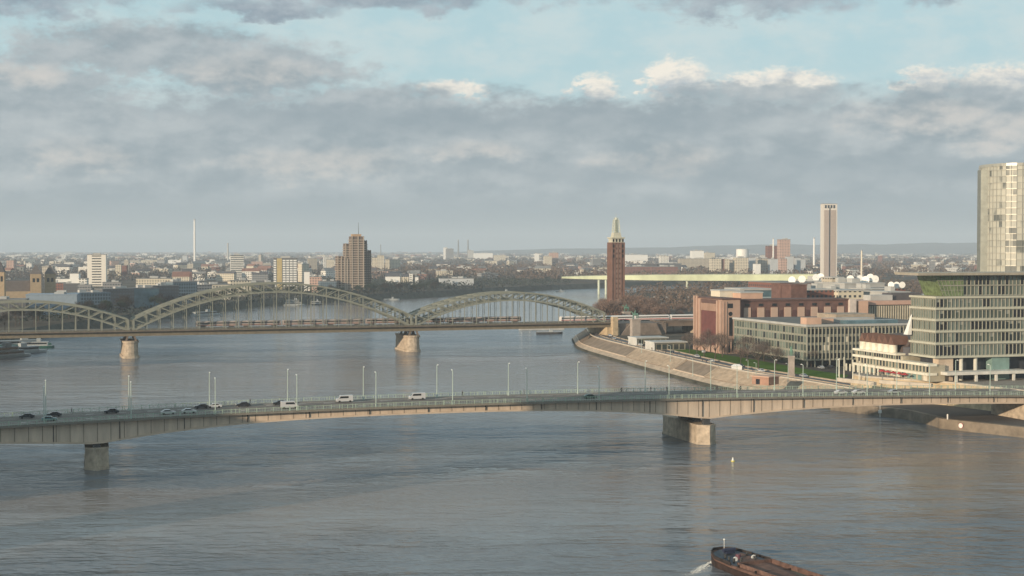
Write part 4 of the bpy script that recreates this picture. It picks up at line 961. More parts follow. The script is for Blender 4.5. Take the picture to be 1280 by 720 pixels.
MB().prism([(-3.4, -3.4), (3.4, -3.4), (3.4, 3.4), (-3.4, 3.4)], Hm + 4.01, Hm + 7.5, [(-2.7, -2.7), (2.7, -2.7), (2.7, 2.7), (-2.7, 2.7)]).build('upper_stage', MATS['arcade_pale'], mt)
mb = MB(); SPM = mat('spire_green', (.58, .60, .50), .6)
for x, y in ((-2.4, -2.4), (2.4, -2.4), (2.4, 2.4), (-2.4, 2.4)): mb.bar((x, y, Hm + 7.5), (x * .7, y * .7, Hm + 17.5), .55)
for j in range(6):
    z = Hm + 8 + j * 1.9; k = 2.4 * (1 - .3 * (z - Hm - 7.5) / 10)
    for a, b in (((-k, -k), (k, -k)), ((k, -k), (k, k)), ((k, k), (-k, k)), ((-k, k), (-k, -k))): mb.bar((*a, z), (*b, z), .3); mb.bar((*a, z), (*b, z + 1.8), .22)
mb.box(-.9, .9, -.9, .9, Hm + 7.5, Hm + 17); mb.build('lattice_spire', SPM, mt)
MB().ball((0, 0, Hm + 18.3), 1.3).cyl((0, 0, Hm + 19), (0, 0, Hm + 22.5), .12).build('finial', SPM, mt)

# ------------------------------------------------------------------ pale green girder bridge beyond
zb = thing('girder_bridge', 'pale yellow green girder bridge with slim pillars far behind the brick tower', 'bridge')
pts = [(702, 2150, 346, 348.0), (735, 2080, 345, 349), (820, 1980, 343.6, 350.6), (900, 1890, 343.2, 351), (1030, 1750, 343, 351.5)]
rings = []
for px, d, y0, y1 in pts: x = xat(px, d); rings.append([(x, d, zat(y0, d)), (x + 3, d + 24, zat(y0, d)), (x + 3, d + 24, zat(y1, d)), (x, d, zat(y1, d))])
MB().loft(rings).build('girder', ZOO, zb)
mb = MB()
for (a, b) in zip(rings[:-1], rings[1:]): mb.bar(Vector(a[0]) + Vector((0, .3, .8)), Vector(b[0]) + Vector((0, .3, .8)), .15)
mb.build('railing', ZOO, zb)
for px, d in ((749, 2055), (758, 2050), (860, 1935), (960, 1830)): MB().cyl((xat(px, d), d + 8, 0), (xat(px, d), d + 8, zat(350, d)), 1.7, n=10).build('pillar', mat('pillar_pale', (.55, .60, .48), .8), zb)

# ------------------------------------------------------------------ high-rises and landmarks across the river
def slabtower(name, label, px0, px1, ytop, d, depth, m, rz, bands=0, bandm=None, cap=None, base=GZ):
    t, w, h = block(name, label, 'building', px0, px1, ytop, d, depth, m, rz, plant=False, base=base)
    for j in range(bands): MB().box(w * .25, w * .75, -.25, -.001, h * (j + .35) / bands, h * (j + .35) / bands + h / bands * .38).build('window', bandm or GLASSD, t)
    if cap: MB().box(w * .3, w * .7, depth * .2, depth * .7, h + .71, h + .7 + cap).build('roof_plant', LGREY, t)
    return t, w, h
WT = mat('tower_white', (.74, .70, .62), .8, var=.04)
slabtower('high_rise', 'white slab high rise with dark window column, left of the thin white chimney', 109, 131.5, 318.5, 2200, 13, WT, R(8), 12, GLASSD, 2)
slabtower('high_rise', 'white banded high rise between the two thin chimneys and the ribbed office tower', 288, 304, 319.5, 2600, 17, FM['band'], R(12), 0, cap=3)
t, w, h = slabtower('high_rise', 'striped yellow white office tower left of the brown stepped tower', 342, 371, 323, 2000, 20, mat('rib_dark', (.12, .13, .14), .5), R(10), 0, cap=2.5)
for j in range(13):
    for (u0, u1) in ((.0, .11), (.38, .5), (.53, .65), (.68, .80), (.83, .97)): MB().box(w * u0, w * u1, -.4, -.001, 1.2 + j * (h - 2) / 13, 1.2 + j * (h - 2) / 13 + 2.0).build('spandrel', WHITE, t)
MB().box(w * .14, w * .35, -.5, -.001, 0, h).build('stair_shaft', mat('ochre', (.48, .38, .18), .8), t)
# stepped brown tower
ct = thing('residential_tower', 'tall brown stepped residential tower with balconies and antenna on the left bank', 'building', (xat(441, 1900), 1915, 8), R(14))
BR_ = mat('tower_brown', (.13, .095, .075), .85, var=.15, scale=.1); BR2 = mat('tower_beige', (.40, .335, .265), .85, var=.1); WB = mat('tower_window_band', (.06, .055, .06), .4)
for (x0, x1, y0, y1, zt) in ((-23, -12, -4, 14, 47), (-13, -1, -8, 12, 64), (-5, 12, -11, 14, 73.5), (8, 17, -4, 14, 68), (14, 23, 0, 16, 55), (-19, -9, -9, 6, 44)):
    MB().box(x0, x1, y0, y1, 0, zt).build('wall', BR_, ct)
    mb = MB(); n = int(zt / 3.1)
    for j in range(1, n): mb.box(x0 - .9, x1 + .6, y0 - .9, y1, j * 3.1, j * 3.1 + 1.0)
    mb.build('balcony', BR2, ct)
    mb = MB()
    for x in (x0 + .5, (x0 + x1) / 2, x1 - 1.5): mb.box(x, x + 1.1, y0 - 1.2, y0 - .001, 0, zt + .5)
    mb.build('rib', BR2 if x0 < 8 else BR_, ct)
MB().box(-3, 9, -6, 8, 73.51, 76.5).build('roof_plant', mat('plant_orange', (.42, .28, .16), .8), ct); MB().cyl((6, 0, 76), (6, 0, 92), .35, .15, 6).build('antenna', DARKM, ct)
# pale slim slab tower
t, w, h = slabtower('high_rise', 'very tall slim pinkish slab tower standing alone on the right horizon', 1028.5, 1046.5, 255, 2600, 16, mat('slab_pink', (.62, .57, .50), .8, var=.05), R(5), 0)
MB().box(w * .08, w * .42, -.6, -.001, 3, h * .92).build('window_column', mat('slab_brown', (.38, .31, .26), .7, var=.1), t); MB().box(w * .52, w * .9, -.6, -.001, 3, h * .92).build('window_column', MATS['slab_brown'], t)
MB().box(w * .44, w * .5, -.7, -.001, 3, h * .95).build('window_column', GLASSD, t)
for i in range(4): MB().box(w * (.12 + i * .2), w * (.25 + i * .2), -.3, -.001, h * .945, h * .985).build('window', GLASSD, t)
# chimneys and masts
def chim(label, px, ytop, d, r, m=WHITE, r1=None, cat='chimney', base=GZ):
    t = thing('chimney' if cat == 'chimney' else 'mast', label, cat, (xat(px, d), d, base)); h = zat(ytop, d) - base
    MB().cyl((0, 0, 0), (0, 0, h), r, r1 or r * .7, 14).build('shaft', m, t)
    MB().cyl((0, 0, h + .01), (0, 0, h + r), r * .75, r * .75, 14).build('rim', LGREY, t)
chim('very tall thin white chimney on the left horizon', 243.5, 275.5, 5000, 4.2)
chim('shorter pale chimney right of the very tall white one', 285, 305, 5200, 3.6, LGREY)
chim('grey chimney of the far works, left one of two', 573, 300.5, 7500, 4.5, GREY); chim('grey chimney of the far works, right one of two', 585, 300.5, 7500, 4.5, GREY)
chim('pale slim chimney left of the lone slab tower', 1017.5, 298.5, 3600, 3.0, WHITE); chim('thin pale chimney right of the lone slab tower', 1077, 314, 2000, 1.6, CREAM, cat='chimney')
chim('faint lattice like mast right of the brown stepped tower', 476, 306, 7000, 2.5, GREY, cat='mast')
chim('white needle mast over the brown housing block', 966.5, 299, 3050, 2.0, WHITE, cat='mast')
# right-hand housing cluster
RB_ = [(975, 988, 299.5, 3000, 22, FM['pink'], 'tall pink cream tower block right of the white needle'), (960.5, 974, 307.5, 3080, 24, FM['brick'], 'brown tower block below the white needle'),
       (890, 902, 323.5, 2900, 25, FM['cream'], 'cream tower block left end of the housing cluster'), (903.5, 906, 324, 2905, 20, BRICK, 'narrow dark brick shaft between two cream tower blocks'),
       (906.5, 912, 324, 2900, 25, FM['cream'], 'narrow cream tower block right of the dark brick shaft'), (912.5, 919, 325, 2960, 25, FM['beige'], 'beige tower block left of the round white tank'),
       (920, 936, 322.5, 2900, 25, FM['cream'], 'cream block directly below the round white tank'), (937, 944, 322, 2950, 25, FM['silo'], 'blue grey block right of the round white tank'),
       (944.5, 951, 330, 2800, 20, WHITE, 'small bright white block in front of the housing cluster'), (951, 963, 323.5, 2980, 25, FM['beige'], 'beige block left below the brown tower block'),
       (963.5, 973, 324, 2950, 20, FM['silo'], 'blue grey block below the brown tower block'), (976, 984, 323.5, 2850, 20, FM['pink'], 'pink block below the tall pink cream tower'),
       (985, 992, 321, 2950, 20, FM['silo'], 'blue grey block right below the tall pink cream tower'), (994, 1001, 322.5, 3000, 20, FM['silo'], 'blue grey block second from the right end of the cluster'), (1001.5, 1007, 324, 3100, 20, FM['silo'], 'blue grey block at the right end of the cluster')]
for a, b, y, d, dep, m_, lab in RB_: block('apartment_block', lab, 'building', a, b, y, d, dep, m_, rz=R(6), group='housing cluster on the right horizon')
tk = thing('storage_tank', 'large round white tank above the cream housing blocks', 'tank', (xat(928, 3200), 3200, 8)); MB().cyl((0, 0, 0), (0, 0, zat(311.5, 3200) - 8), 14, n=24).build('wall', WHITE, tk); MB().cyl((0, 0, zat(311.5, 3200) - 7.99), (0, 0, zat(310.9, 3200) - 8), 14.3, 12, n=24).build('roof', LGREY, tk)
MISC = [(865, 880, 313.5, 4300, 25, WHITE, 'white block far off right of the brick tower'), (881, 894, 316, 4400, 25, FM['cream'], 'low cream block beside the far white block'), (850, 890, 323.5, 3600, 25, FM['beige'], 'long low beige building left of the housing cluster'),
        (778, 810, 318.6, 5000, 25, WHITE, 'long bright white hall right behind the brick tower'), (826, 836, 320, 3800, 25, FM['white'], 'white apartment block between the long hall and the cluster'),
        (681, 690, 320.5, 4200, 30, FM['cream'], 'cream block, lower left part of a bright pair'), (688, 698, 316, 4250, 30, FM['pink'], 'pink cream block, taller right one of a bright pair'), (669, 674, 317, 5200, 20, WHITE, 'small white block left of the bright pair'),
        (465, 472, 322, 3300, 25, FM['cream'], 'cream tower block left one of two right of the brown stepped tower'), (472, 480, 319.5, 3250, 25, FM['cream'], 'cream tower block right one of two right of the brown stepped tower'),
        (482, 500, 324.5, 3300, 20, FM['cream'], 'wide cream apartment block right of the twin cream towers'), (558, 567, 311, 6500, 40, FM['grey'], 'grey boxy plant building left of the far chimneys'), (555, 559, 309.5, 6600, 40, WHITE, 'white plant tower beside the grey boxy plant'),
        (586, 592, 313, 7000, 40, LGREY, 'pale grey works building at the right far chimney'), (592, 616, 316.5, 7000, 40, WHITE, 'long thin white works roof right of the far chimneys'), (618, 632, 319, 6000, 30, FM['cream'], 'low cream works building right of the long white roof'),
        (8, 17, 325.5, 3200, 25, FM['pink'], 'pink tower block near the left edge of the view'), (144, 151, 331, 2700, 30, FM['cream'], 'stepped cream block right of the white slab high rise'), (152, 158, 332, 2650, 20, FM['brick'], 'brown block right of the stepped cream block'),
        (162, 174, 325.5, 5200, 30, FM['beige'], 'beige long housing slab, left one, left of the tall chimney'), (176, 196, 325, 5100, 30, FM['cream'], 'cream long housing slab, right one, left of the tall chimney'), (210, 226, 325, 5600, 30, WHITE, 'white works hall left of the tall white chimney'),
        (228, 234, 319.5, 5500, 30, FM['silo'], 'grey silo building beside the tall white chimney'), (234, 252, 329, 5000, 30, WHITE, 'low white hall at the foot of the tall chimney'), (262, 268, 324.5, 5400, 20, WHITE, 'small white block between the two chimneys'),
        (314, 328, 327, 4300, 25, FM['pink'], 'pink block right of the white banded high rise'), (328, 338, 329, 4400, 25, FM['beige'], 'beige block left of the striped office tower'),
        (66, 87, 348.8, 2000, 15, WHITE, 'long low white building right of the church towers'), (87, 98, 342, 2000, 14, WHITE, 'square white block left of the white slab high rise'), (98, 108, 348.5, 2000, 15, FM['white'], 'low white block at the foot of the white slab high rise'),
        (380, 387, 340, 1950, 20, WHITE, 'white curved block right of the striped office tower'), (387, 402, 346.5, 1900, 25, FM['pink'], 'low pink white block between striped tower and brown tower'), (408, 418, 324.5, 3600, 20, FM['cream'], 'cream block just left of the brown stepped tower'),
        (482, 500, 345.8, 2350, 16, WHITE, 'bright white villa row among trees right of the brown stepped tower'), (502, 511, 346, 2350, 16, FM['cream'], 'cream villa right of the bright white row'), (512, 516, 342, 2300, 12, FM['white'], 'small white gabled tower house among the riverside trees'), (519, 523, 346.5, 2300, 12, WHITE, 'small white house right of the gabled tower house'),
        (550, 592, 348.5, 2250, 30, FM['silo'], 'long grey glass riverside hall below the brown woods'), (780, 814, 333.5, 2900, 20, FM['brick'], 'long brown office building with pale stripes right of the brick tower, left half'), (815, 848, 333.5, 2880, 20, FM['brick'], 'long brown office building with pale stripes, right half'),
        (800, 822, 330, 3100, 20, SLATE, 'dark slate roofed block above the striped brown offices'), (824, 852, 329.5, 3100, 30, FM['dark'], 'dark green hall above the striped brown offices')]
for a, b, y, d, dep, m_, lab in MISC: block('tower_block' if 'tower' in lab else 'building', lab, 'building', a, b, y, d, dep, m_, rz=R(7), gable='villa' in lab or 'house' in lab, roof=SLATE if 'villa' in lab else GREY)

# ------------------------------------------------------------------ left bank: church, riverside blocks
ch = thing('church', 'beige twin towered church with long slate nave roof on the left bank', 'church', (xat(38, 1480), 1480, 8), R(20))
for x, y, hh in ((0, 0, 31), (14.5, 9, 31)):
    tw = MB().box(x, x + 10.5, y, y + 10.5, 0, hh).build('tower', mat('tuff_stone', (.40, .30, .19), .9, var=.15), ch)
    MB().prism([(x - .4, y - .4), (x + 10.9, y - .4), (x + 10.9, y + 10.9), (x - .4, y + 10.9)], hh + .01, hh + 9.5, [(x + 5.1, y + 5.1), (x + 5.4, y + 5.1), (x + 5.4, y + 5.4), (x + 5.1, y + 5.4)]).build('roof', mat('church_roof', (.14, .12, .11), .8), tw)
    for i in range(2):
        MB().box(x + 2 + i * 4, x + 4.3 + i * 4, y - .15, y + .02, hh - 8.5, hh - 4.5).build('window', GLASSD, tw)
    MB().box(x + 1.5, x + 9, y - .2, y - .001, hh - 14, hh - 13).build('cornice', MATS['tuff_stone'], tw)
MB().box(-34, -.1, 3, 17, 0, 13).build('nave', MATS['tuff_stone'], ch)
MB().side([(-36, 13.01), (-.1, 13.01), (-.1, 24), (-32, 24)], 6, 15).build('nave_roof', MATS['church_roof'], ch)
sp = thing('church', 'slim church tower with dark pointed roof at the left edge', 'church', (xat(-6, 1350), 1350, 8), R(10)); MB().box(0, 8, 0, 8, 0, 35).build('tower', MATS['tuff_stone'], sp); MB().prism([(-.3, -.3), (8.3, -.3), (8.3, 8.3), (-.3, 8.3)], 35.01, 45, [(3.9, 3.9), (4.1, 3.9), (4.1, 4.1), (3.9, 4.1)]).build('roof', MATS['slate_roof'], sp)
MB().box(1.5, 3.5, -.1, .02, 26, 31).box(4.7, 6.7, -.1, .02, 26, 31).build('window', GLASSD, sp)
BANKB = [(60, 79, 353.8, 1760, 14, FM['brick'], R(8), 'brick block with low roof in front of the long white building'), (79, 97, 355, 1730, 14, FM['dark'], R(10), 'dark block in front of the square white block'), (97, 113, 356.5, 1700, 14, FM['grey'], R(12), 'grey block below the left foot of the white slab high rise'),
 (-20, 28, 375.5, 1180, 30, FM['dark'], R(14), 'low dark riverside hall with flat pale roof at the left edge'), (32, 92, 369, 1230, 34, mat('hall_roof_blue', (.24, .30, .36), .6, var=.1), R(12), 'wide low blue grey station roof below the church'),
         (96, 130, 367, 1300, 14, FM['blue'], R(40), 'dark blue riverside office block right of the station roof'), (128, 160, 362, 1340, 16, FM['dark'], R(42), 'dark riverside block with roof terraces left of the glass block'), (158, 192, 361, 1370, 16, GLASSB, R(38), 'blue glass riverside office block with bright corner'),
         (191, 218, 358, 1400, 16, FM['dark'], R(42), 'dark brown riverside block right of the blue glass block'), (216, 242, 353, 1440, 18, FM['blue'], R(38), 'tall dark blue block with sloped top above the arch'), (243, 262, 357, 1520, 18, FM['grey'], R(35), 'grey riverside block right of the tall dark blue block'),
         (262, 286, 356, 1600, 18, FM['cream'], R(25), 'pale riverside block above the left flank of the middle arch'), (288, 312, 351, 1720, 18, FM['cream'], R(22), 'pale riverside block below the white banded high rise'), (170, 212, 348.5, 1900, 24, FM['cream'], R(10), 'long cream building with columned top behind the riverside blocks'),
         (236, 248, 352, 1700, 20, WHITE, R(10), 'white sloping block behind the tall dark blue block'), (215, 236, 346, 2100, 20, FM['cream'], R(8), 'cream gabled palace like block with red roof'), (128, 150, 353.5, 1700, 20, FM['grey'], R(12), 'grey block with roof machines below the white slab high rise'),
         (312, 342, 354, 1850, 24, FM['dark'], R(20), 'dark low block left of the striped office tower base'), (400, 420, 352, 1880, 20, FM['blue'], R(14), 'blue grey block at the left foot of the brown stepped tower')]
for a, b, y, d, dep, m_, rz, lab in BANKB: block('riverside_block', lab, 'building', a, b, y, d, dep, m_, rz, gable='red roof' in lab, roof=REDROOF if 'red roof' in lab else GREY if 'station' not in lab else m_)

# ------------------------------------------------------------------ boats
BOATW = mat('boat_white', (.34, .36, .36), .5, var=.12, scale=.2)
def passenger_boat(label, loc, rz, Ln=42, W_=7, decks=2, hullm=None, group=None):
    WHITE = BOATW; hullm = hullm or BOATW
    t = thing('passenger_boat', label, 'boat', loc, rz, group); h = Ln / 2
    def ring(z, k): return [(-h, -W_ / 2 * k, z), (h * .6, -W_ / 2 * k, z), (h * .85, -W_ / 3 * k, z), (h, 0, z + .0), (h * .85, W_ / 3 * k, z), (h * .6, W_ / 2 * k, z), (-h, W_ / 2 * k, z), (-h * 1.02, 0, z)]
    MB().loft([ring(-.6, .8), ring(.5, .95), ring(1.6, 1.0)]).build('hull', hullm, t)
    MB().loft([[(x * .99, y * .99, 1.61) for x, y, z in ring(0, 1)], [(x * .99, y * .99, 1.75) for x, y, z in ring(0, 1)]]).build('deck', LGREY, t)
    for k in range(decks):
        a = h * (.88 - .12 * k); b = h * (.62 - .22 * k); z = 1.76 + 2.5 * k
        MB().box(-a, b, -W_ * .42, W_ * .42, z, z + 2.3).build('cabin', WHITE, t); MB().box(-a - .4, b + .6, -W_ * .46, W_ * .46, z + 2.31, z + 2.49).build('roof', WHITE, t)
        for s in (-1, 1): MB().box(-a + .6, b - .5, s * W_ * .42 - .04, s * W_ * .42 + .04, z + .8, z + 1.8).build('window', GLASSD, t)
    z = 1.76 + 2.5 * decks; MB().box(h * .0, h * .22, -1.6, 1.6, z, z + 2.1).build('wheelhouse', WHITE, t); MB().cyl((0, 0, z), (0, 0, z + 4.5), .08, n=6).build('mast', LGREY, t)
ba = R(100)
passenger_boat('white passenger boat moored nearest at the left edge, left of the others', (xat(4, 850), 850, 0), R(60), 40, 8, 2, None, 'boats moored at the left bank')
passenger_boat('white passenger boat with open deck moored second from left', (xat(20, 880), 885, 0), R(50), 38, 7, 1, None, 'boats moored at the left bank')
passenger_boat('green hulled excursion boat moored behind the white ones', (xat(22, 945), 950, 0), R(35), 40, 7, 1, mat('hull_green', (.03, .22, .12), .4), 'boats moored at the left bank')
passenger_boat('low green and white boat with pointed bow moored furthest right of the group', (xat(42, 930), 935, 0), R(12), 22, 5, 1, mat('hull_dark_green', (.03, .10, .08), .4), 'boats moored at the left bank')
passenger_boat('white three decked ship seen through the middle arch hangers', (xat(368, 1640), 1640, 0), R(10), 24, 8, 2)
passenger_boat('small white launch left of the three decked ship', (xat(345, 1650), 1655, 0), R(10), 15, 4, 1); passenger_boat('dark low boat right of the three decked ship', (xat(395, 1660), 1665, 0), R(5), 14, 4, 1, DARKM)
passenger_boat('long low white boat moored below the brown stepped tower', (xat(490, 1830), 1825, 0), R(8), 20, 5, 0); passenger_boat('low white boat moored on the left bank behind the left middle arch', (xat(252, 1370), 1390, 0), R(55), 36, 6, 1)
passenger_boat('small boat at the far bank where the river bends away', (xat(632, 2085), 2080, 0), R(25), 22, 5, 1); passenger_boat('tiny white boat at the far bend, right one', (xat(700, 2190), 2180, 0), R(15), 14, 4, 0)
pn = thing('landing_stage', 'long white landing stage just behind the arch bridge near the right bank', 'landing stage', (xat(677, 1150), 1150, 0), R(12)); MB().box(-18, 18, -3, 3, -.4, 1.0).build('pontoon', LGREY, pn); MB().box(-17, 17, -2.6, 2.6, 3.2, 3.6).build('roof', WHITE, pn)
for i in range(6): MB().box(-16.5 + i * 6.5, -16.2 + i * 6.5, -2.3, 2.3, 1.01, 3.19).build('post', WHITE, pn)
passenger_boat('dark blue boat left of the white landing stage', (xat(659, 1160), 1158, 0), R(5), 12, 4, 1, DARKM); passenger_boat('dark low work boat in front of the landing stage', (xat(687, 1090), 1090, 0), R(8), 20, 5, 0, DARKM)

# cargo barge coming in at the bottom
bd = Vector((.43, -.903)); bz = atan2(-bd.y, -bd.x)      # +x of the barge = its bow
bow = at(889, 689, 1.8)
bg_ = thing('cargo_barge', 'long rusty empty cargo barge entering at the bottom of the view', 'barge', (bow.x + bd.x * 6.0 + 1.2, bow.y + bd.y * 6.0, 0), bz)
BW = 4.9; BL = -78
def hull(z, k, f=0): return [(BL, -BW * k, z), (-6, -BW * k, z), (0, -BW * k * .93, z + f * .3), (3.6, -BW * .62 * k, z + f * .8), (5.6 * k, -1.2 * k, z + f), (5.6 * k, 1.2 * k, z + f), (3.6, BW * .62 * k, z + f * .8), (0, BW * k * .93, z + f * .3), (-6, BW * k, z), (BL, BW * k, z)]
HULL = mat('barge_hull', (.03, .02, .018), .8, var=.6, scale=.6, c2=(.05, .028, .022))
MB().loft([hull(-1, .9), hull(.2, .98), hull(1.3, 1.0, .7)]).build('hull', HULL, bg_)
MB().loft([[(x, y * 1.01, z) for x, y, z in hull(1.31, 1.0, .7)], [(x, y * 1.01, z) for x, y, z in hull(1.5, 1.0, .75)]]).build('rubbing_strake', RUST, bg_)
for s in (-1, 1):
    MB().box(BL + 12, -7, s * 4.75 - .6 * (s > 0) - .0, s * 4.75 + .6 * (s < 0), 1.51, 1.6).build('side_deck', mat('deck_rust', (.09, .06, .05), .8, var=.3, scale=.6), bg_)
    MB().box(BL + 12, -7.4, s * 4.05 - .1, s * 4.05 + .1, 1.52, 2.5).build('coaming', mat('coaming_rust', (.12, .07, .055), .9, var=.6, scale=.8), bg_)
MB().box(-7.6, -7.35, -4.15, 4.15, 1.52, 2.5).build('coaming', MATS['coaming_rust'], bg_)
MB().box(BL + 12, -7.62, -3.94, 3.94, 1.49, 1.53).build('hold', mat('hold_dark', (.02, .03, .028), .9, var=.5, scale=.3, c2=(.055, .055, .045)), bg_)
mb = MB()
for x in range(-70, -10, 7): mb.box(x, x + .25, -3.9, 3.9, 1.54, 1.9)
mb.build('hold_rib', HULL, bg_)
MB().loft([[(-7.3, -4.5, 1.75), (0, -4.2, 1.9), (3.4, -2.6, 2.2), (5.0, 0, 2.3), (3.4, 2.6, 2.2), (0, 4.2, 1.9), (-7.3, 4.5, 1.75)], [(-7.3, -4.5, 1.8), (0, -4.2, 1.95), (3.4, -2.6, 2.25), (5.0, 0, 2.35), (3.4, 2.6, 2.25), (0, 4.2, 1.95), (-7.3, 4.5, 1.8)]]).build('foredeck', mat('foredeck_dark', (.05, .06, .075), .6, var=.3, scale=.8), bg_)
mb = MB(); rim = [(x, y * .97) for x, y, z in hull(0, 1)][1:-1]
for (a, b) in zip(rim[:-1], rim[1:]): mb.bar((a[0], a[1], 2.3 if a[0] > 1 else 1.9), (b[0], b[1], 2.3 if b[0] > 1 else 1.9), .15, .9)
mb.build('bulwark', mat('bulwark_dark', (.03, .022, .02), .8, var=.4, scale=.8), bg_)
MB().cyl((1.6, -1.4, 2.9), (1.6, 1.4, 2.9), .42, n=10).box(.9, 2.3, -1.0, 1.0, 2.3, 2.7).build('windlass', mat('windlass_blue', (.025, .03, .06), .6), bg_)
for i, (x, y) in enumerate(((-1, 2.6), (-1, -2.6), (-3.2, 3.2), (-3.2, -3.2), (-5, 3.3), (-5, 1.6), (-5, -1.6))): MB().cyl((x, y, 1.9), (x, y, 2.75), .22, .27, 8).build('bollard', DARKM, bg_)
MB().cyl((-2.2, .4, 1.95), (-2.2, .4, 2.8), .6, .5, 12).build('hatch', mat('hatch_purple', (.13, .05, .07), .6), bg_)
for s in (-1, 1): r_ = MB().cyl((-3.9, s * 2.2, 2.2), (-3.75, s * 2.2, 2.2), .55, n=12).build('lifebuoy', WHITE, bg_)
MB().cyl((3.4, 0, 2.3), (3.4, 0, 4.6), .05, n=6).build('mast', WHITE, bg_)
for y in (0,): MB().ball((3.4, y, 4.7), .2).build('mast_light', WHITE, bg_)
MB().box(2.9, 5.4, -3.35, -3.2, .95, 1.5).build('white_name_board', WHITE, bg_).rotation_euler = (0, 0, 0)
MB().add([(5.65, -1.0, 1.2), (5.72, -.9, 1.75), (4.3, -2.75, 1.75), (4.15, -2.95, 1.2)], [(0, 1, 2, 3), (3, 2, 1, 0)]).build('white_bow_mark', WHITE, bg_)
BLK = mat('bulwark_black', (.022, .02, .02), .8, var=.4, scale=.8)
for x_ in (-9.5, -16, -24, -33, -43): MB().box(x_, x_ + 1.6, -4.7, -4.15, 1.61, 2.1).build('deck_box', BLK, bg_)
for x_ in (-8.2, -14, -20, -28, -36):
    for s in (-1, 1): MB().cyl((x_, s * 4.5, 1.6), (x_, s * 4.5, 2.2), .16, .2, 8).build('bollard', BLK, bg_)
MB().loft([[(BL + 14, -3.9, 1.54), (-12, -3.9, 1.54), (-12, 3.9, 1.54), (BL + 14, 3.9, 1.54)], [(BL + 16, -1, 1.9), (-16, -.4, 1.8), (-15, .8, 1.8), (BL + 16, 1, 1.9)]]).build('cargo_residue', mat('sand_residue', (.085, .08, .06), .95, var=.5, scale=.25), bg_)
mb = MB()
for i in range(10): mb.box(-4 - i * 3.1, -3.2 - i * 3.1, -4.96, -4.9, .45, 1.2)
mb.build('yellow_draught_mark', mat('yellow_paint', (.5, .38, .05), .7), bg_)
MB().box(BL + 1, BL + 10, -3.6, 3.6, 1.51, 4.2).build('deckhouse', WHITE, bg_); MB().box(BL + 6, BL + 10, -2.6, 2.6, 4.21, 6.6).build('wheelhouse', WHITE, bg_); MB().box(BL + 6.1, BL + 10.1, -2.65, 2.65, 5.2, 6.1).build('window', GLASSD, bg_)
# foam thrown by the bow
FO = mat('foam', (.62, .64, .62), .9, var=.2, scale=2.0)
fo = MB(); r3 = random.Random(3)
for i in range(2600):
    u = r3.random() ** .8; s = -1 if r3.random() < .72 else 1
    dist = u * 14; x = 5.4 - dist * .62; y = s * (1.0 + dist * (.80 if s > 0 else .85)) + r3.gauss(0, .25 + u * .9); 
    if abs(y) < BW * .9 and x < 3: continue
    q = r3.uniform(.03, .11) * (1.4 - u); z = .03 + r3.random() * .25 * (1 - u); a = r3.random() * 3
    fo.add([(x - q, y - q * .6, z), (x + q, y - q * .4, z + q * .2), (x + q * .3, y + q, z), (x, y, z + q * 1.1)], [(0, 1, 3), (1, 2, 3), (2, 0, 3)])
f = tag(fo.build('bow_foam', FO), 'white foam curling off the barge bow', 'foam', kind='stuff'); f.location = bg_.location; f.rotation_euler = bg_.rotation_euler

# buoy, quay sign, bird
bu = at(916, 577, 0); b_ = thing('buoy', 'small white and yellow buoy floating right of the big bridge pier', 'buoy', bu); b_.scale = (.7, .7, .7)
MB().cyl((0, 0, -.3), (0, 0, .5), .85, .85, 14).build('float', mat('buoy_yellow', (.55, .48, .12), .6), b_); MB().cyl((0, 0, .51), (0, 0, 1.9), .5, .12, 10).build('topmark', WHITE, b_)
sg = at(1209, 533, 2.2); s_ = thing('river_sign', 'round white river sign on the low quay wall', 'sign', (160.0, 505.5, 1.9), R(-60)); 
dq = (Vector((174, 488)) - Vector((153, 514))).normalized(); s_.location = (153 + dq.x * 9 - .15 - dq.y * -.0, 514 + dq.y * 9 - .15, 1.9); s_.rotation_euler = (0, 0, atan2(dq.y, dq.x))
MB().cyl((0, 0, 0), (0, -.25, 0), .85, n=20).build('disc', WHITE, s_); MB().cyl((0, .0, 0), (0, -.2, 0), .95, n=20).build('rim', REDC, s_)
s2 = thing('river_sign', 'small white board on a post under the right bridge end', 'sign', at(1100, 521, 0)); MB().cyl((0, 0, -1), (0, 0, 4.5), .12, n=6).build('post', WHITE, s2); MB().box(-.6, .6, -.1, .1, 1.4, 2.6).build('board', WHITE, s2); MB().box(-.5, .5, -.1, .1, 4.2, 5.2).build('board', LGREY, s2)
s3_ = thing('bollard', 'white bollard on the corner of the low quay', 'bollard', (155, 511, 3.61)); MB().cyl((0, 0, 0), (0, 0, 1.5), .25, .3, 10).build('post', WHITE, s3_); MB().ball((0, 0, 1.6), .33).build('cap', WHITE, s3_)

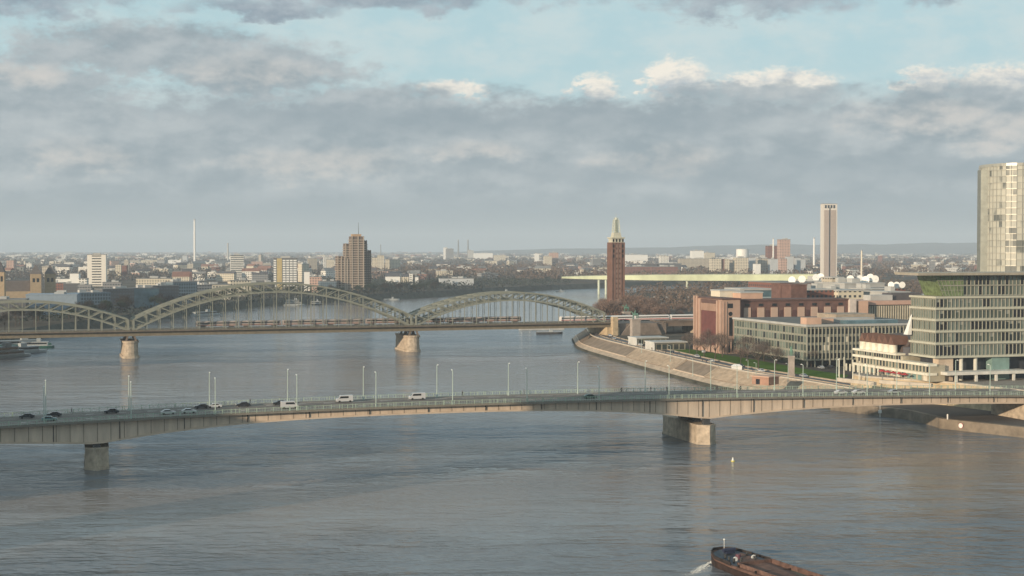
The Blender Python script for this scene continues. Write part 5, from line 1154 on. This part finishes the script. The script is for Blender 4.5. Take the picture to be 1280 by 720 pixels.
# promenade: lamps, parked cars, white tent, brick kiosk, strollers
LP2 = copy_tree(LP); LP2['label'] = 'x'
prl = [(866, 470, 26), (935, 473, 26), (945, 477, 35), (1048, 470, 40), (838, 452, 26), (802, 441, 26), (985, 478, 26)]
for i, (px, py, o_) in enumerate(prl):
    p = at(px, py, 8); o = LP2 if i == 0 else copy_tree(LP2); o.location = (p.x, p.y, 8.02); o.scale = (.75,) * 3; o.rotation_euler = (0, 0, 2)
    o['label'] = f'pale street lamp on the right bank promenade, {ordn[sorted(range(7), key=lambda k_: prl[k_][0]).index(i)]} from left'; o['group'] = 'lamps on the promenade'
tn = thing('market_tent', 'small bright white tent on the promenade above the stone steps', 'tent', (off(13)[46][0], off(13)[46][1], 8.02)); tn.scale = (.8, .8, .8); MB().prism([(-3.2, -1.8), (3.2, -1.8), (3.2, 1.8), (-3.2, 1.8)], 2.0, 3.1, [(-1.6, -.3), (1.6, -.3), (1.6, .3), (-1.6, .3)]).build('roof', WHITE, tn); MB().box(-2.9, 2.9, -1.5, 1.5, 0, 1.99).build('side', WHITE, tn)
kp = at(940, 480, 8.02); ks = thing('kiosk', 'low reddish brick kiosk between promenade and road', 'kiosk', kp, TH - 1.1); MB().box(0, 8.5, 0, 7, 0, 3.2).build('wall', mat('kiosk_brick', (.36, .21, .15), .85, var=.2), ks); MB().box(-.4, 8.9, -.4, 7.4, 3.21, 3.6).build('roof', PINK, ks); MB().box(2, 4, -.05, .02, .1, 2.3).build('door', GLASSD, ks)
for i in range(26):
    k_ = 6 + int(i * 1.7); d_ = 11.2 + (i * 37 % 45) / 10; p = off(d_)[min(k_, 56)]
    person(f'person strolling on the promenade, {ordn[i]} from the arch bridge end', (p[0], p[1], GZ + .02), i * 1.7, i)
protoC = [car('car', P_[c], 'x') for c in ('dark', 'white', 'silver')]
pk = [(874, 437, 'white'), (880, 441, 'silver'), (866, 433, 'dark'), (1030, 457, 'white'), (1038, 460, 'dark'), (1042, 456, 'red'), (1026, 461, 'silver')]
for i, (px, py, c) in enumerate(pk):
    o = car('car', P_[c], {0: 'white car parked between pavilion and brick hall', 1: 'silver car parked nearest the lawn edge by the brick hall', 2: 'dark car parked right behind the pavilions', 3: 'white car parked before the ribbed office building', 4: 'dark car parked left of the red one at the ribbed building', 5: 'red car parked by the ribbed office building', 6: 'silver car parked lowest near the ribbed office building'}[i])
    p = at(px, py, 8.02); o.location = p; o.rotation_euler = (0, 0, 1.2 + i * .1); o['group'] = 'cars parked on the right bank'
rc2 = random.Random(4)
for i in range(12):
    k_ = 8 + i * 4; p = off(18 + (i % 2) * 3.2)[k_]; p2 = off(18 + (i % 2) * 3.2)[k_ + 1 if k_ < 59 else k_]
    o = copy_tree(protoC[i % 3]) if i > 2 else protoC[i]
    o.location = (p[0], p[1], GZ + .02); o.rotation_euler = (0, 0, atan2(p2[1] - p[1], p2[0] - p[0])); o['label'] = f'{("dark", "white", "silver")[i % 3]} car on the riverside road, {ordn[i]} from the arch bridge'; o['group'] = 'cars on the riverside road'
def pole_white(i, px, py):
    t = thing('flag_pole', f'slim pale pole on the plaza left of the hotel, {ordn[i]} from left', 'pole', at(px, py, 12.62), 0, 'poles on the plaza'); MB().cyl((0, 0, 0), (0, 0, 8), .22, .16, 8).build('shaft', MATS['balcony_white'], t); MB().ball((0, 0, 8.1), .25).build('cap', MATS['balcony_white'], t)
for i, (px, py) in enumerate(((1049, 474), (1055, 472), (1066, 476), (1074, 478))): pole_white(i, px, py)

# ------------------------------------------------------------------ trees
def make_tree(name, seed, h, cr, m, n=900, dens=1.0, tw=.07):
    r = random.Random(seed); t = thing(name, 'x', 'tree')
    mb = MB(); mb.cyl((0, 0, -.2), (.1, 0, h * .34), h * .022, h * .016, 8); tips = []
    def limb(p, d, l, w, lev):
        q = p + d * l; mb.cyl(p, q, w, w * .62, 5 if lev else 6)
        if lev >= 2: tips.append((q, d)); return
        for _ in range(3 if lev else 3):
            nd = (d + Vector((r.gauss(0, .5), r.gauss(0, .5), r.gauss(.12, .25)))).normalized(); limb(q, nd, l * r.uniform(.6, .8), w * .6, lev + 1)
    for i in range(6):
        a = i * 1.05 + r.random() * .4; limb(Vector((.1, 0, h * (.28 + .02 * i))), Vector((cos(a) * .75, sin(a) * .75, r.uniform(.7, 1.4))).normalized(), h * .21, h * .011, 0)
    limb(Vector((.1, 0, h * .33)), Vector((0, 0, 1)), h * .24, h * .014, 0)
    mb.build('trunk', TRUNK, t)
    cb = MB()
    for i in range(n):
        q, d = r.choice(tips); p = q + Vector((r.gauss(0, cr * .20), r.gauss(0, cr * .20), r.gauss(0, cr * .17))); c0 = Vector((0, 0, h * .62))
        o_ = p - c0; k = sqrt((o_.x / cr) ** 2 + (o_.y / cr) ** 2 + (o_.z / (h * .40)) ** 2)
        if k > 1.05: p = c0 + o_ * (1.0 / k)
        dd = ((p - c0).normalized() * .6 + Vector((r.gauss(0, .5), r.gauss(0, .5), r.gauss(.3, .5)))).normalized(); l = r.uniform(.5, 1.3) * h / 16; s_ = dd.cross(Vector((r.random() - .5, r.random() - .5, r.random() - .5))).normalized() * tw * h / 16
        cb.add([p - s_, p + s_, p + dd * l], [(0, 1, 2)])
    cb.build('crown', m, t); return t
T_BARE = [make_tree('bare_tree', 11 + i, 15, 5.2, TWIG if i % 2 else TWIG2, 1500, tw=.07) for i in range(3)]
T_WIDE = [make_tree('bare_tree', 31 + i, 17, 6.5, TWIG, 1900, tw=.15) for i in range(2)]
T_DARK = [make_tree('evergreen_tree', 51 + i, 13, 5.0, EVER, 1300, tw=.3) for i in range(2)]
T_SHADED = [make_tree('bare_tree', 71 + i, 15, 6, mat('shaded_twigs', (.055, .048, .042), 1, var=.3, spec=0), 1500, tw=.16) for i in range(2)]  # twig colour darkened to hold the shade over the left bank
USED = set()
def tree(kind, x, y, z, s, label, group):
    pr = rnd.choice(kind)
    if pr.name not in USED: USED.add(pr.name); o = pr
    else: o = copy_tree(pr)
    o.location = (x, y, z); o.rotation_euler = (0, 0, rnd.uniform(0, 6.28)); o.scale = (s * rnd.uniform(.9, 1.1), s * rnd.uniform(.9, 1.1), s); o['label'] = label; o['group'] = group
lawnt = [(862, 441), (871, 445), (880, 447), (888, 440), (894, 450), (903, 446), (908, 456), (917, 449), (926, 458), (934, 452), (941, 446), (948, 462), (955, 452), (962, 447), (969, 464), (973, 456), (982, 450), (994, 464), (1000, 455), (1006, 468), (1014, 459), (1022, 470), (895, 438), (912, 440), (930, 443), (950, 443)]
lawnt = [q_ for k_, q_ in enumerate(sorted(lawnt)) if not (q_[1] > 447 and k_ % 2)]
for i, (px, py) in enumerate(lawnt):
    p = at(px, py, 8); tree(T_BARE, p.x, p.y, 8, rnd.uniform(.65, 1.0), f'bare winter tree on the lawn before brick hall and ribbed offices, {ordn[i]} from left', 'bare trees on the lawn')
grp = []
for i in range(48): grp.append((rnd.uniform(45, 112), rnd.uniform(1010, 1230)))
grp = sorted([g for g in grp if g[0] > 62 + (g[1] - 1010) * .05], key=lambda g: g[0] / g[1])
for i, (x, y) in enumerate(grp): tree(T_WIDE, x, y, 8, rnd.uniform(.95, 1.3), f'brown bare tree around the foot of the brick tower, {ordn[i]} from left', 'bare trees around the brick tower')
g2 = sorted([(rnd.uniform(110, 330), rnd.uniform(1000, 1200)) for _ in range(48)], key=lambda g: g[0] / g[1])
for i, (x, y) in enumerate(g2): tree(T_WIDE + T_DARK[:1], x, y, 8, rnd.uniform(.6, .85), f'bare tree behind the white train right of the brick tower, {ordn[i]} from left', 'trees behind the railway viaduct')
for i in range(8):
    px = 770 + i * 12; d = 990 + (i % 3) * 12; tree(T_DARK, xat(px, d), d, 8, rnd.uniform(.7, .9), f'dark evergreen behind the horse statues and train, {ordn[i]} from left', 'dark evergreens behind the viaduct')
# left bank row: evergreens and dark twigs put the bank's shade into crown colour
def bankx(line, y):
    for (x0, y0), (x1, y1) in zip(line[:-1], line[1:]):
        if y0 <= y <= y1: return x0 + (x1 - x0) * (y - y0) / (y1 - y0)
    return None
lb = []
for i in range(75):
    y = 900 + 1120 * (i / 75) ** .9 + rnd.uniform(-8, 8); x = bankx(LEFTB, y) - rnd.uniform(12, 40); lb.append((x, y))
lb.sort(key=lambda g: g[0] / g[1])
for i, (x, y) in enumerate(lb): tree(T_DARK if rnd.random() < .5 else T_SHADED, x, y, 8, rnd.uniform(.75, 1.05), f'shade-toned dark riverside tree on the left bank behind the arches, {ordn[i]} from left', 'riverside trees on the left bank')

# ------------------------------------------------------------------ distant city fabric
def inside(x, y, mg=12):   # on land?
    if y < 2304:
        lx = bankx(LEFTB, y)
        rx = None
        rr = RIGHTB[::-1]
        for (x0, y0), (x1, y1) in zip(RIGHTB[:-1], RIGHTB[1:]):
            if y1 <= y <= y0: rx = x0 + (x1 - x0) * (y - y0) / (y1 - y0)
        if lx is not None and rx is not None: return x < lx - mg or x > rx + 22
        return True
    if y < 2950: return not (y - 2304 < (x - 40) * .5 + 60 and x > 60 and y > 2280 - 0 and x < 1400 and y < 2850) or x < 60
    return True
LM = [(0, 'left edge'), (45, 'church towers'), (122, 'white slab high rise'), (243, 'tall white chimney'), (296, 'white banded high rise'), (356, 'striped office tower'), (441, 'brown stepped tower'), (580, 'far works chimneys'), (690, 'bright block pair'), (770, 'brick tower'), (928, 'round white tank'), (1038, 'lone slab tower'), (1222, 'round glass tower'), (1400, 'right edge')]
palette = [('white', FM['white'], .36), ('cream', FM['cream'], .24), ('beige', FM['beige'], .12), ('grey', FM['grey'], .10), ('pink', FM['pink'], .10), ('brick', FM['brick'], .08)]
protos = {}
def cityproto(cname, m, rf):
    key = cname + rf[0]
    if key in protos: return None, key
    t = thing('house' if rf[0] == 'gabled' else 'apartment_block', 'x', 'building')
    MB().box(-.5, .5, -.5, .5, 0, 1).build('wall', m, t)
    return t, key
cand = []
rc = random.Random(99)
tries = 0
while len(cand) < 300 and tries < 9000:
    tries += 1
    px = rc.uniform(-20, 1225); py = 320.5 + 32 * rc.random() ** .75; d = 100800 / (py - HOR) * rc.uniform(.97, 1.03)
    if px > 640 and py > 347: continue
    if px > 1060 and py > 335 and rc.random() < .6: continue
    x = xat(px, d)
    if not inside(x, d): continue
    if any(abs(px - c[0]) < 5 and abs(py - c[1]) < 2.2 for c in cand): continue
    if d < 1750 and px > 0 and px < 420: continue
    cand.append((px, py, d, x))
cand.sort()
rank = {}
for (px, py, d, x) in cand:
    r_ = rc.random(); acc = 0
    for cn, m_, p_ in palette:
        acc += p_
        if r_ < acc: break
    gab = d < 4200 and rc.random() < .55
    w = rc.uniform(10, 30) * (1 + d / 9000); dep = rc.uniform(10, 16); h = rc.uniform(8, 15) * (1 + d / 16000)
    if rc.random() < .08: h *= 2.0; gab = False; w *= .6
    a = max([l for l in LM if l[0] <= max(0, px)], key=lambda l: l[0]); b = min([l for l in LM if l[0] > px], key=lambda l: l[0])
    key = (cn, gab, a[1]); rank[key] = rank.get(key, 0) + 1
    rc_ = 'gabled' if gab else 'flat roofed'
    lab = f'far {cn} {"gabled" if gab else "flat-topped"} building, {ordn[rank[key] - 1]} right of the {a[1]}'
    t = thing('house' if gab else 'apartment_block', lab, 'building', (x, d, 8), R(rc.uniform(-35, 50)), 'distant buildings of the city')
    MB().box(-w / 2, w / 2, -dep / 2, dep / 2, 0, h).build('wall', m_, t)
    rf = rc.choice([REDROOF, SLATE, SLATE, GREY]) if gab else rc.choice([GREY, LGREY])
    if gab: MB().add([(-w / 2 - .4, -dep / 2 - .4, h), (w / 2 + .4, -dep / 2 - .4, h), (w / 2 + .4, dep / 2 + .4, h), (-w / 2 - .4, dep / 2 + .4, h), (-w / 2 - .4, 0, h + dep * .4), (w / 2 + .4, 0, h + dep * .4)], [(0, 1, 5, 4), (2, 3, 4, 5), (0, 4, 3), (1, 2, 5), (3, 2, 1, 0)]).build('roof', rf, t)
    else: MB().box(-w / 2 - .3, w / 2 + .3, -dep / 2 - .3, dep / 2 + .3, h, h + .8).box(-w * .2, w * .1, -dep * .2, dep * .2, h + .801, h + 3).build('roof', rf, t)

def farmass(name, n, m, lab, seed, y0=317.3, y1=328):
    r = random.Random(seed); mb = MB()
    for _ in range(n):
        px = r.uniform(-30, 1225); py = y0 + (y1 - y0) * r.random() ** 1.1; d = 100800 / (py - HOR); x = xat(px, d)
        if not inside(x, d): continue
        w = r.uniform(8, 24) * (1 + d / 9000); h = r.uniform(5, 11) * (1 + d / 16000) + 8 * (r.random() < .08); a = r.uniform(-.6, .8); ca, sa = cos(a), sin(a); dp = 6
        mb.prism([(x + i * w / 2 * ca - j * dp * sa, d + i * w / 2 * sa + j * dp * ca) for i, j in ((-1, -1), (1, -1), (1, 1), (-1, 1))], 8, 8 + h + 4)
    tag(mb.build(name, m), lab, 'buildings', kind='stuff')
farmass('distant_houses', 420, FM['white'], 'scattered tiny white houses fading into the horizon haze', 21)
farmass('distant_houses', 380, FM['cream'], 'scattered tiny cream houses fading into the horizon haze', 22)
farmass('distant_houses', 320, REDROOF, 'scattered tiny red roofed houses fading into the horizon haze', 23)
farmass('distant_houses', 320, GREY, 'scattered tiny grey sheds and halls near the horizon', 24)
# woodland and garden trees too far off to count
def wood(name, n, px0, px1, y0, y1, m, rr, hh, lab, seed, cond=None, nt_=26, mg=12, zb=8):
    r = random.Random(seed); vs = []; fs = []
    for _ in range(n):
        px = r.uniform(px0, px1); py = r.uniform(y0, y1); d = 100800 / (py - HOR); x = xat(px, d)
        if not inside(x, d, mg) or (cond and not cond(px, py, d)): continue
        k = (1 + d / 5000); R_ = r.uniform(*rr) * k; Hh = r.uniform(*hh) * (1 + d / 22000)
        for _ in range(nt_):
            a = r.random() * 6.28; ph = math.acos(r.uniform(-.35, 1)); q = Vector((x + R_ * sin(ph) * cos(a), d + R_ * sin(ph) * sin(a), zb + Hh * .45 + Hh * .55 * cos(ph)))
            s = R_ * r.uniform(.12, .3); u = Vector((r.gauss(0, 1), r.gauss(0, 1), r.gauss(0, 1))).normalized(); v = u.cross(Vector((r.gauss(0, 1), r.gauss(0, 1), r.gauss(0, 1)))).normalized()
            o = len(vs); vs += [tuple(q + u * s), tuple(q - u * s * .5 + v * s), tuple(q - u * s * .5 - v * s)]; fs.append((o, o + 1, o + 2))
    me = bpy.data.meshes.new(name); me.from_pydata(vs, [], fs); me.materials.append(m); o = bpy.data.objects.new(name, me); COL.objects.link(o); tag(o, lab, 'woodland', kind='stuff')
W1 = mat('wood_brown', (.13, .092, .068), .95, var=.4, scale=.02, coord='Object'); W2 = mat('wood_grey', (.095, .082, .072), .95, var=.4, scale=.02); W3 = mat('wood_dark', (.035, .045, .035), .95, var=.4, scale=.02)
wood('woodland', 2600, -60, 1340, 317.5, 330, W2, (5, 11), (9, 16), 'grey brown woods and gardens spread over the far city', 1)
wood('woodland', 1700, -60, 660, 328, 352, W2, (4, 7), (8, 14), 'bare garden trees between the houses of the left bank', 2, lambda px, py, d: d > 1650 or px < 60)
wood('woodland', 1500, 640, 1340, 326, 352, W1, (4, 8), (9, 17), 'brown bare woods behind the exhibition grounds', 3)
wood('woodland', 1500, 400, 730, 350, 377, W3, (3, 5), (8, 13), 'dark wooded strip along the far bend of the river', 4, lambda px, py, d: d > 1700 and px < 715, mg=3, zb=3)
wood('woodland', 1500, -40, 470, 366, 402, W3, (2.5, 4), (6, 11), 'shade-toned dark riverside park trees and shrubs behind the arches', 8, lambda px, py, d: xat(px, d) > bankx(LEFTB, min(d, 2300)) - 62, mg=3, zb=3)  # dark wood colour carries the shade lying on the park
wood('woodland', 260, 860, 1190, 346, 353, W1, (3, 5), (12, 19), 'thin brown trees in front of the pale green girder bridge', 9, lambda px, py, d: d < 2400 and px % 40 < 26, nt_=16)
wood('woodland', 420, 460, 700, 336, 350, W1, (4, 8), (10, 17), 'reddish brown woods right of the brown stepped tower', 6)
wood('woodland', 1500, 770, 1240, 350, 393, W1, (3, 5), (7, 12), 'bare trees of the car parks behind the exhibition halls', 5, lambda px, py, d: d > 1150 and xat(px, d) > 140)
# market-hall roofs behind the brick tower
for i in range(6):
    t = thing('car_park_shelter', f'low white shelter roof on the car park right of the brick tower, {ordn[i]} from left', 'shelter', (xat(820 + i * 13, 1560), 1560, 8), 0, 'white shelters on the car park')
    MB().box(-2.6, 2.6, -3, 3, 4.2, 4.9).build('roof', WHITE, t)
    for x in (-2.2, 2.2): MB().box(x - .1, x + .1, -.1, .1, 0, 4.19).build('post', LGREY, t)
tag(flat('car_park', [(150, 1180), (420, 1180), (470, 1700), (150, 1700)], 8.02, mat('park_asphalt', (.12, .115, .10), 1.0, spec=0.0, var=.25, scale=.02)), 'grey car park behind the railway viaduct', 'car park', kind='structure')

# hills
def hills(name, y0, d, x0, x1, hf, m, lab):
    mb = MB(); n = 90; vs = []; r = random.Random(5)
    for i in range(n + 1):
        x = x0 + (x1 - x0) * i / n; h = hf(x) * (1 + .05 * sin(i * .37) + .03 * sin(i * 1.1 + 1) + .02 * sin(i * 2.3)); vs += [(x, d - 1500, 7.5), (x, d - 500, 8 + h * .7), (x, d, 8 + h), (x, d + 2500, 8)]
    fs = []
    for i in range(n):
        for j in range(3): fs.append((i * 4 + j, (i + 1) * 4 + j, (i + 1) * 4 + j + 1, i * 4 + j + 1))
    mb.add(vs, fs); tag(mb.build(name, m, smooth=True), lab, 'hills', kind='structure')
HM = mat('hill_forest', (.05, .055, .05), 1, var=.4, scale=.004)
hills('hills', 0, 14500, -2500, 9000, lambda x: 62 / (1 + exp(-(x + 600) / 600)) + 62 / (1 + exp(-(x - 2000) / 900)), HM, 'long wooded ridge on the right horizon')
hills('hills', 0, 19000, -12000, 2500, lambda x: 22, HM, 'low distant rise on the left horizon')

# old town on the left bank, beyond the left edge: it throws the shade on the near bridge
def sh(t, back, wid, z, kind, lab):
    p = bw(t, -13) ; q = p + Vector((sdir.x, sdir.y, 0)) * back; rz = atan2(sdir.y, sdir.x) + pi / 2
    tt_ = thing(kind, lab, 'building', (q.x, q.y, 8), rz)
    MB().box(-wid / 2, wid / 2, -6, 6, 0, z - 8).build('wall', FM['beige'], tt_)
    MB().add([(-wid / 2 - .3, -6.3, z - 8), (wid / 2 + .3, -6.3, z - 8), (wid / 2 + .3, 6.3, z - 8), (-wid / 2 - .3, 6.3, z - 8), (-wid / 2 + wid * .3, 0, z - 2), (wid / 2 - wid * .3, 0, z - 2)], [(0, 1, 5, 4), (2, 3, 4, 5), (0, 4, 3), (1, 2, 5), (3, 2, 1, 0)]).build('roof', SLATE, tt_)
sh(0, 150, 62, 46, 'town_hall', 'tall beige old town block with hipped slate roof on the left bank')
sh(-62, 150, 55, 46, 'town_hall', 'beige old town block left of the other on the left bank')
sh(155, 330, 24, 86, 'church_tower', 'massive beige church tower of the old town')
flush_panes()

# ------------------------------------------------------------------ haze
hz = MB().box(-21000, 21000, -900, 21500, -4, 300).build('haze', None)
hm_ = bpy.data.materials.new('haze_air'); hm_.use_nodes = True; nt_h = hm_.node_tree; nt_h.nodes.clear()
pv_ = nt_h.nodes.new('ShaderNodeVolumePrincipled'); pv_.inputs['Density'].default_value = 8.5e-5; pv_.inputs['Color'].default_value = (.80, .90, 1.0, 1); pv_.inputs['Anisotropy'].default_value = 0.0
ou = nt_h.nodes.new('ShaderNodeOutputMaterial'); nt_h.links.new(pv_.outputs[0], ou.inputs['Volume']); hz.data.materials.append(hm_)
tag(hz, 'pale winter haze lying over river and city', 'haze', kind='stuff')
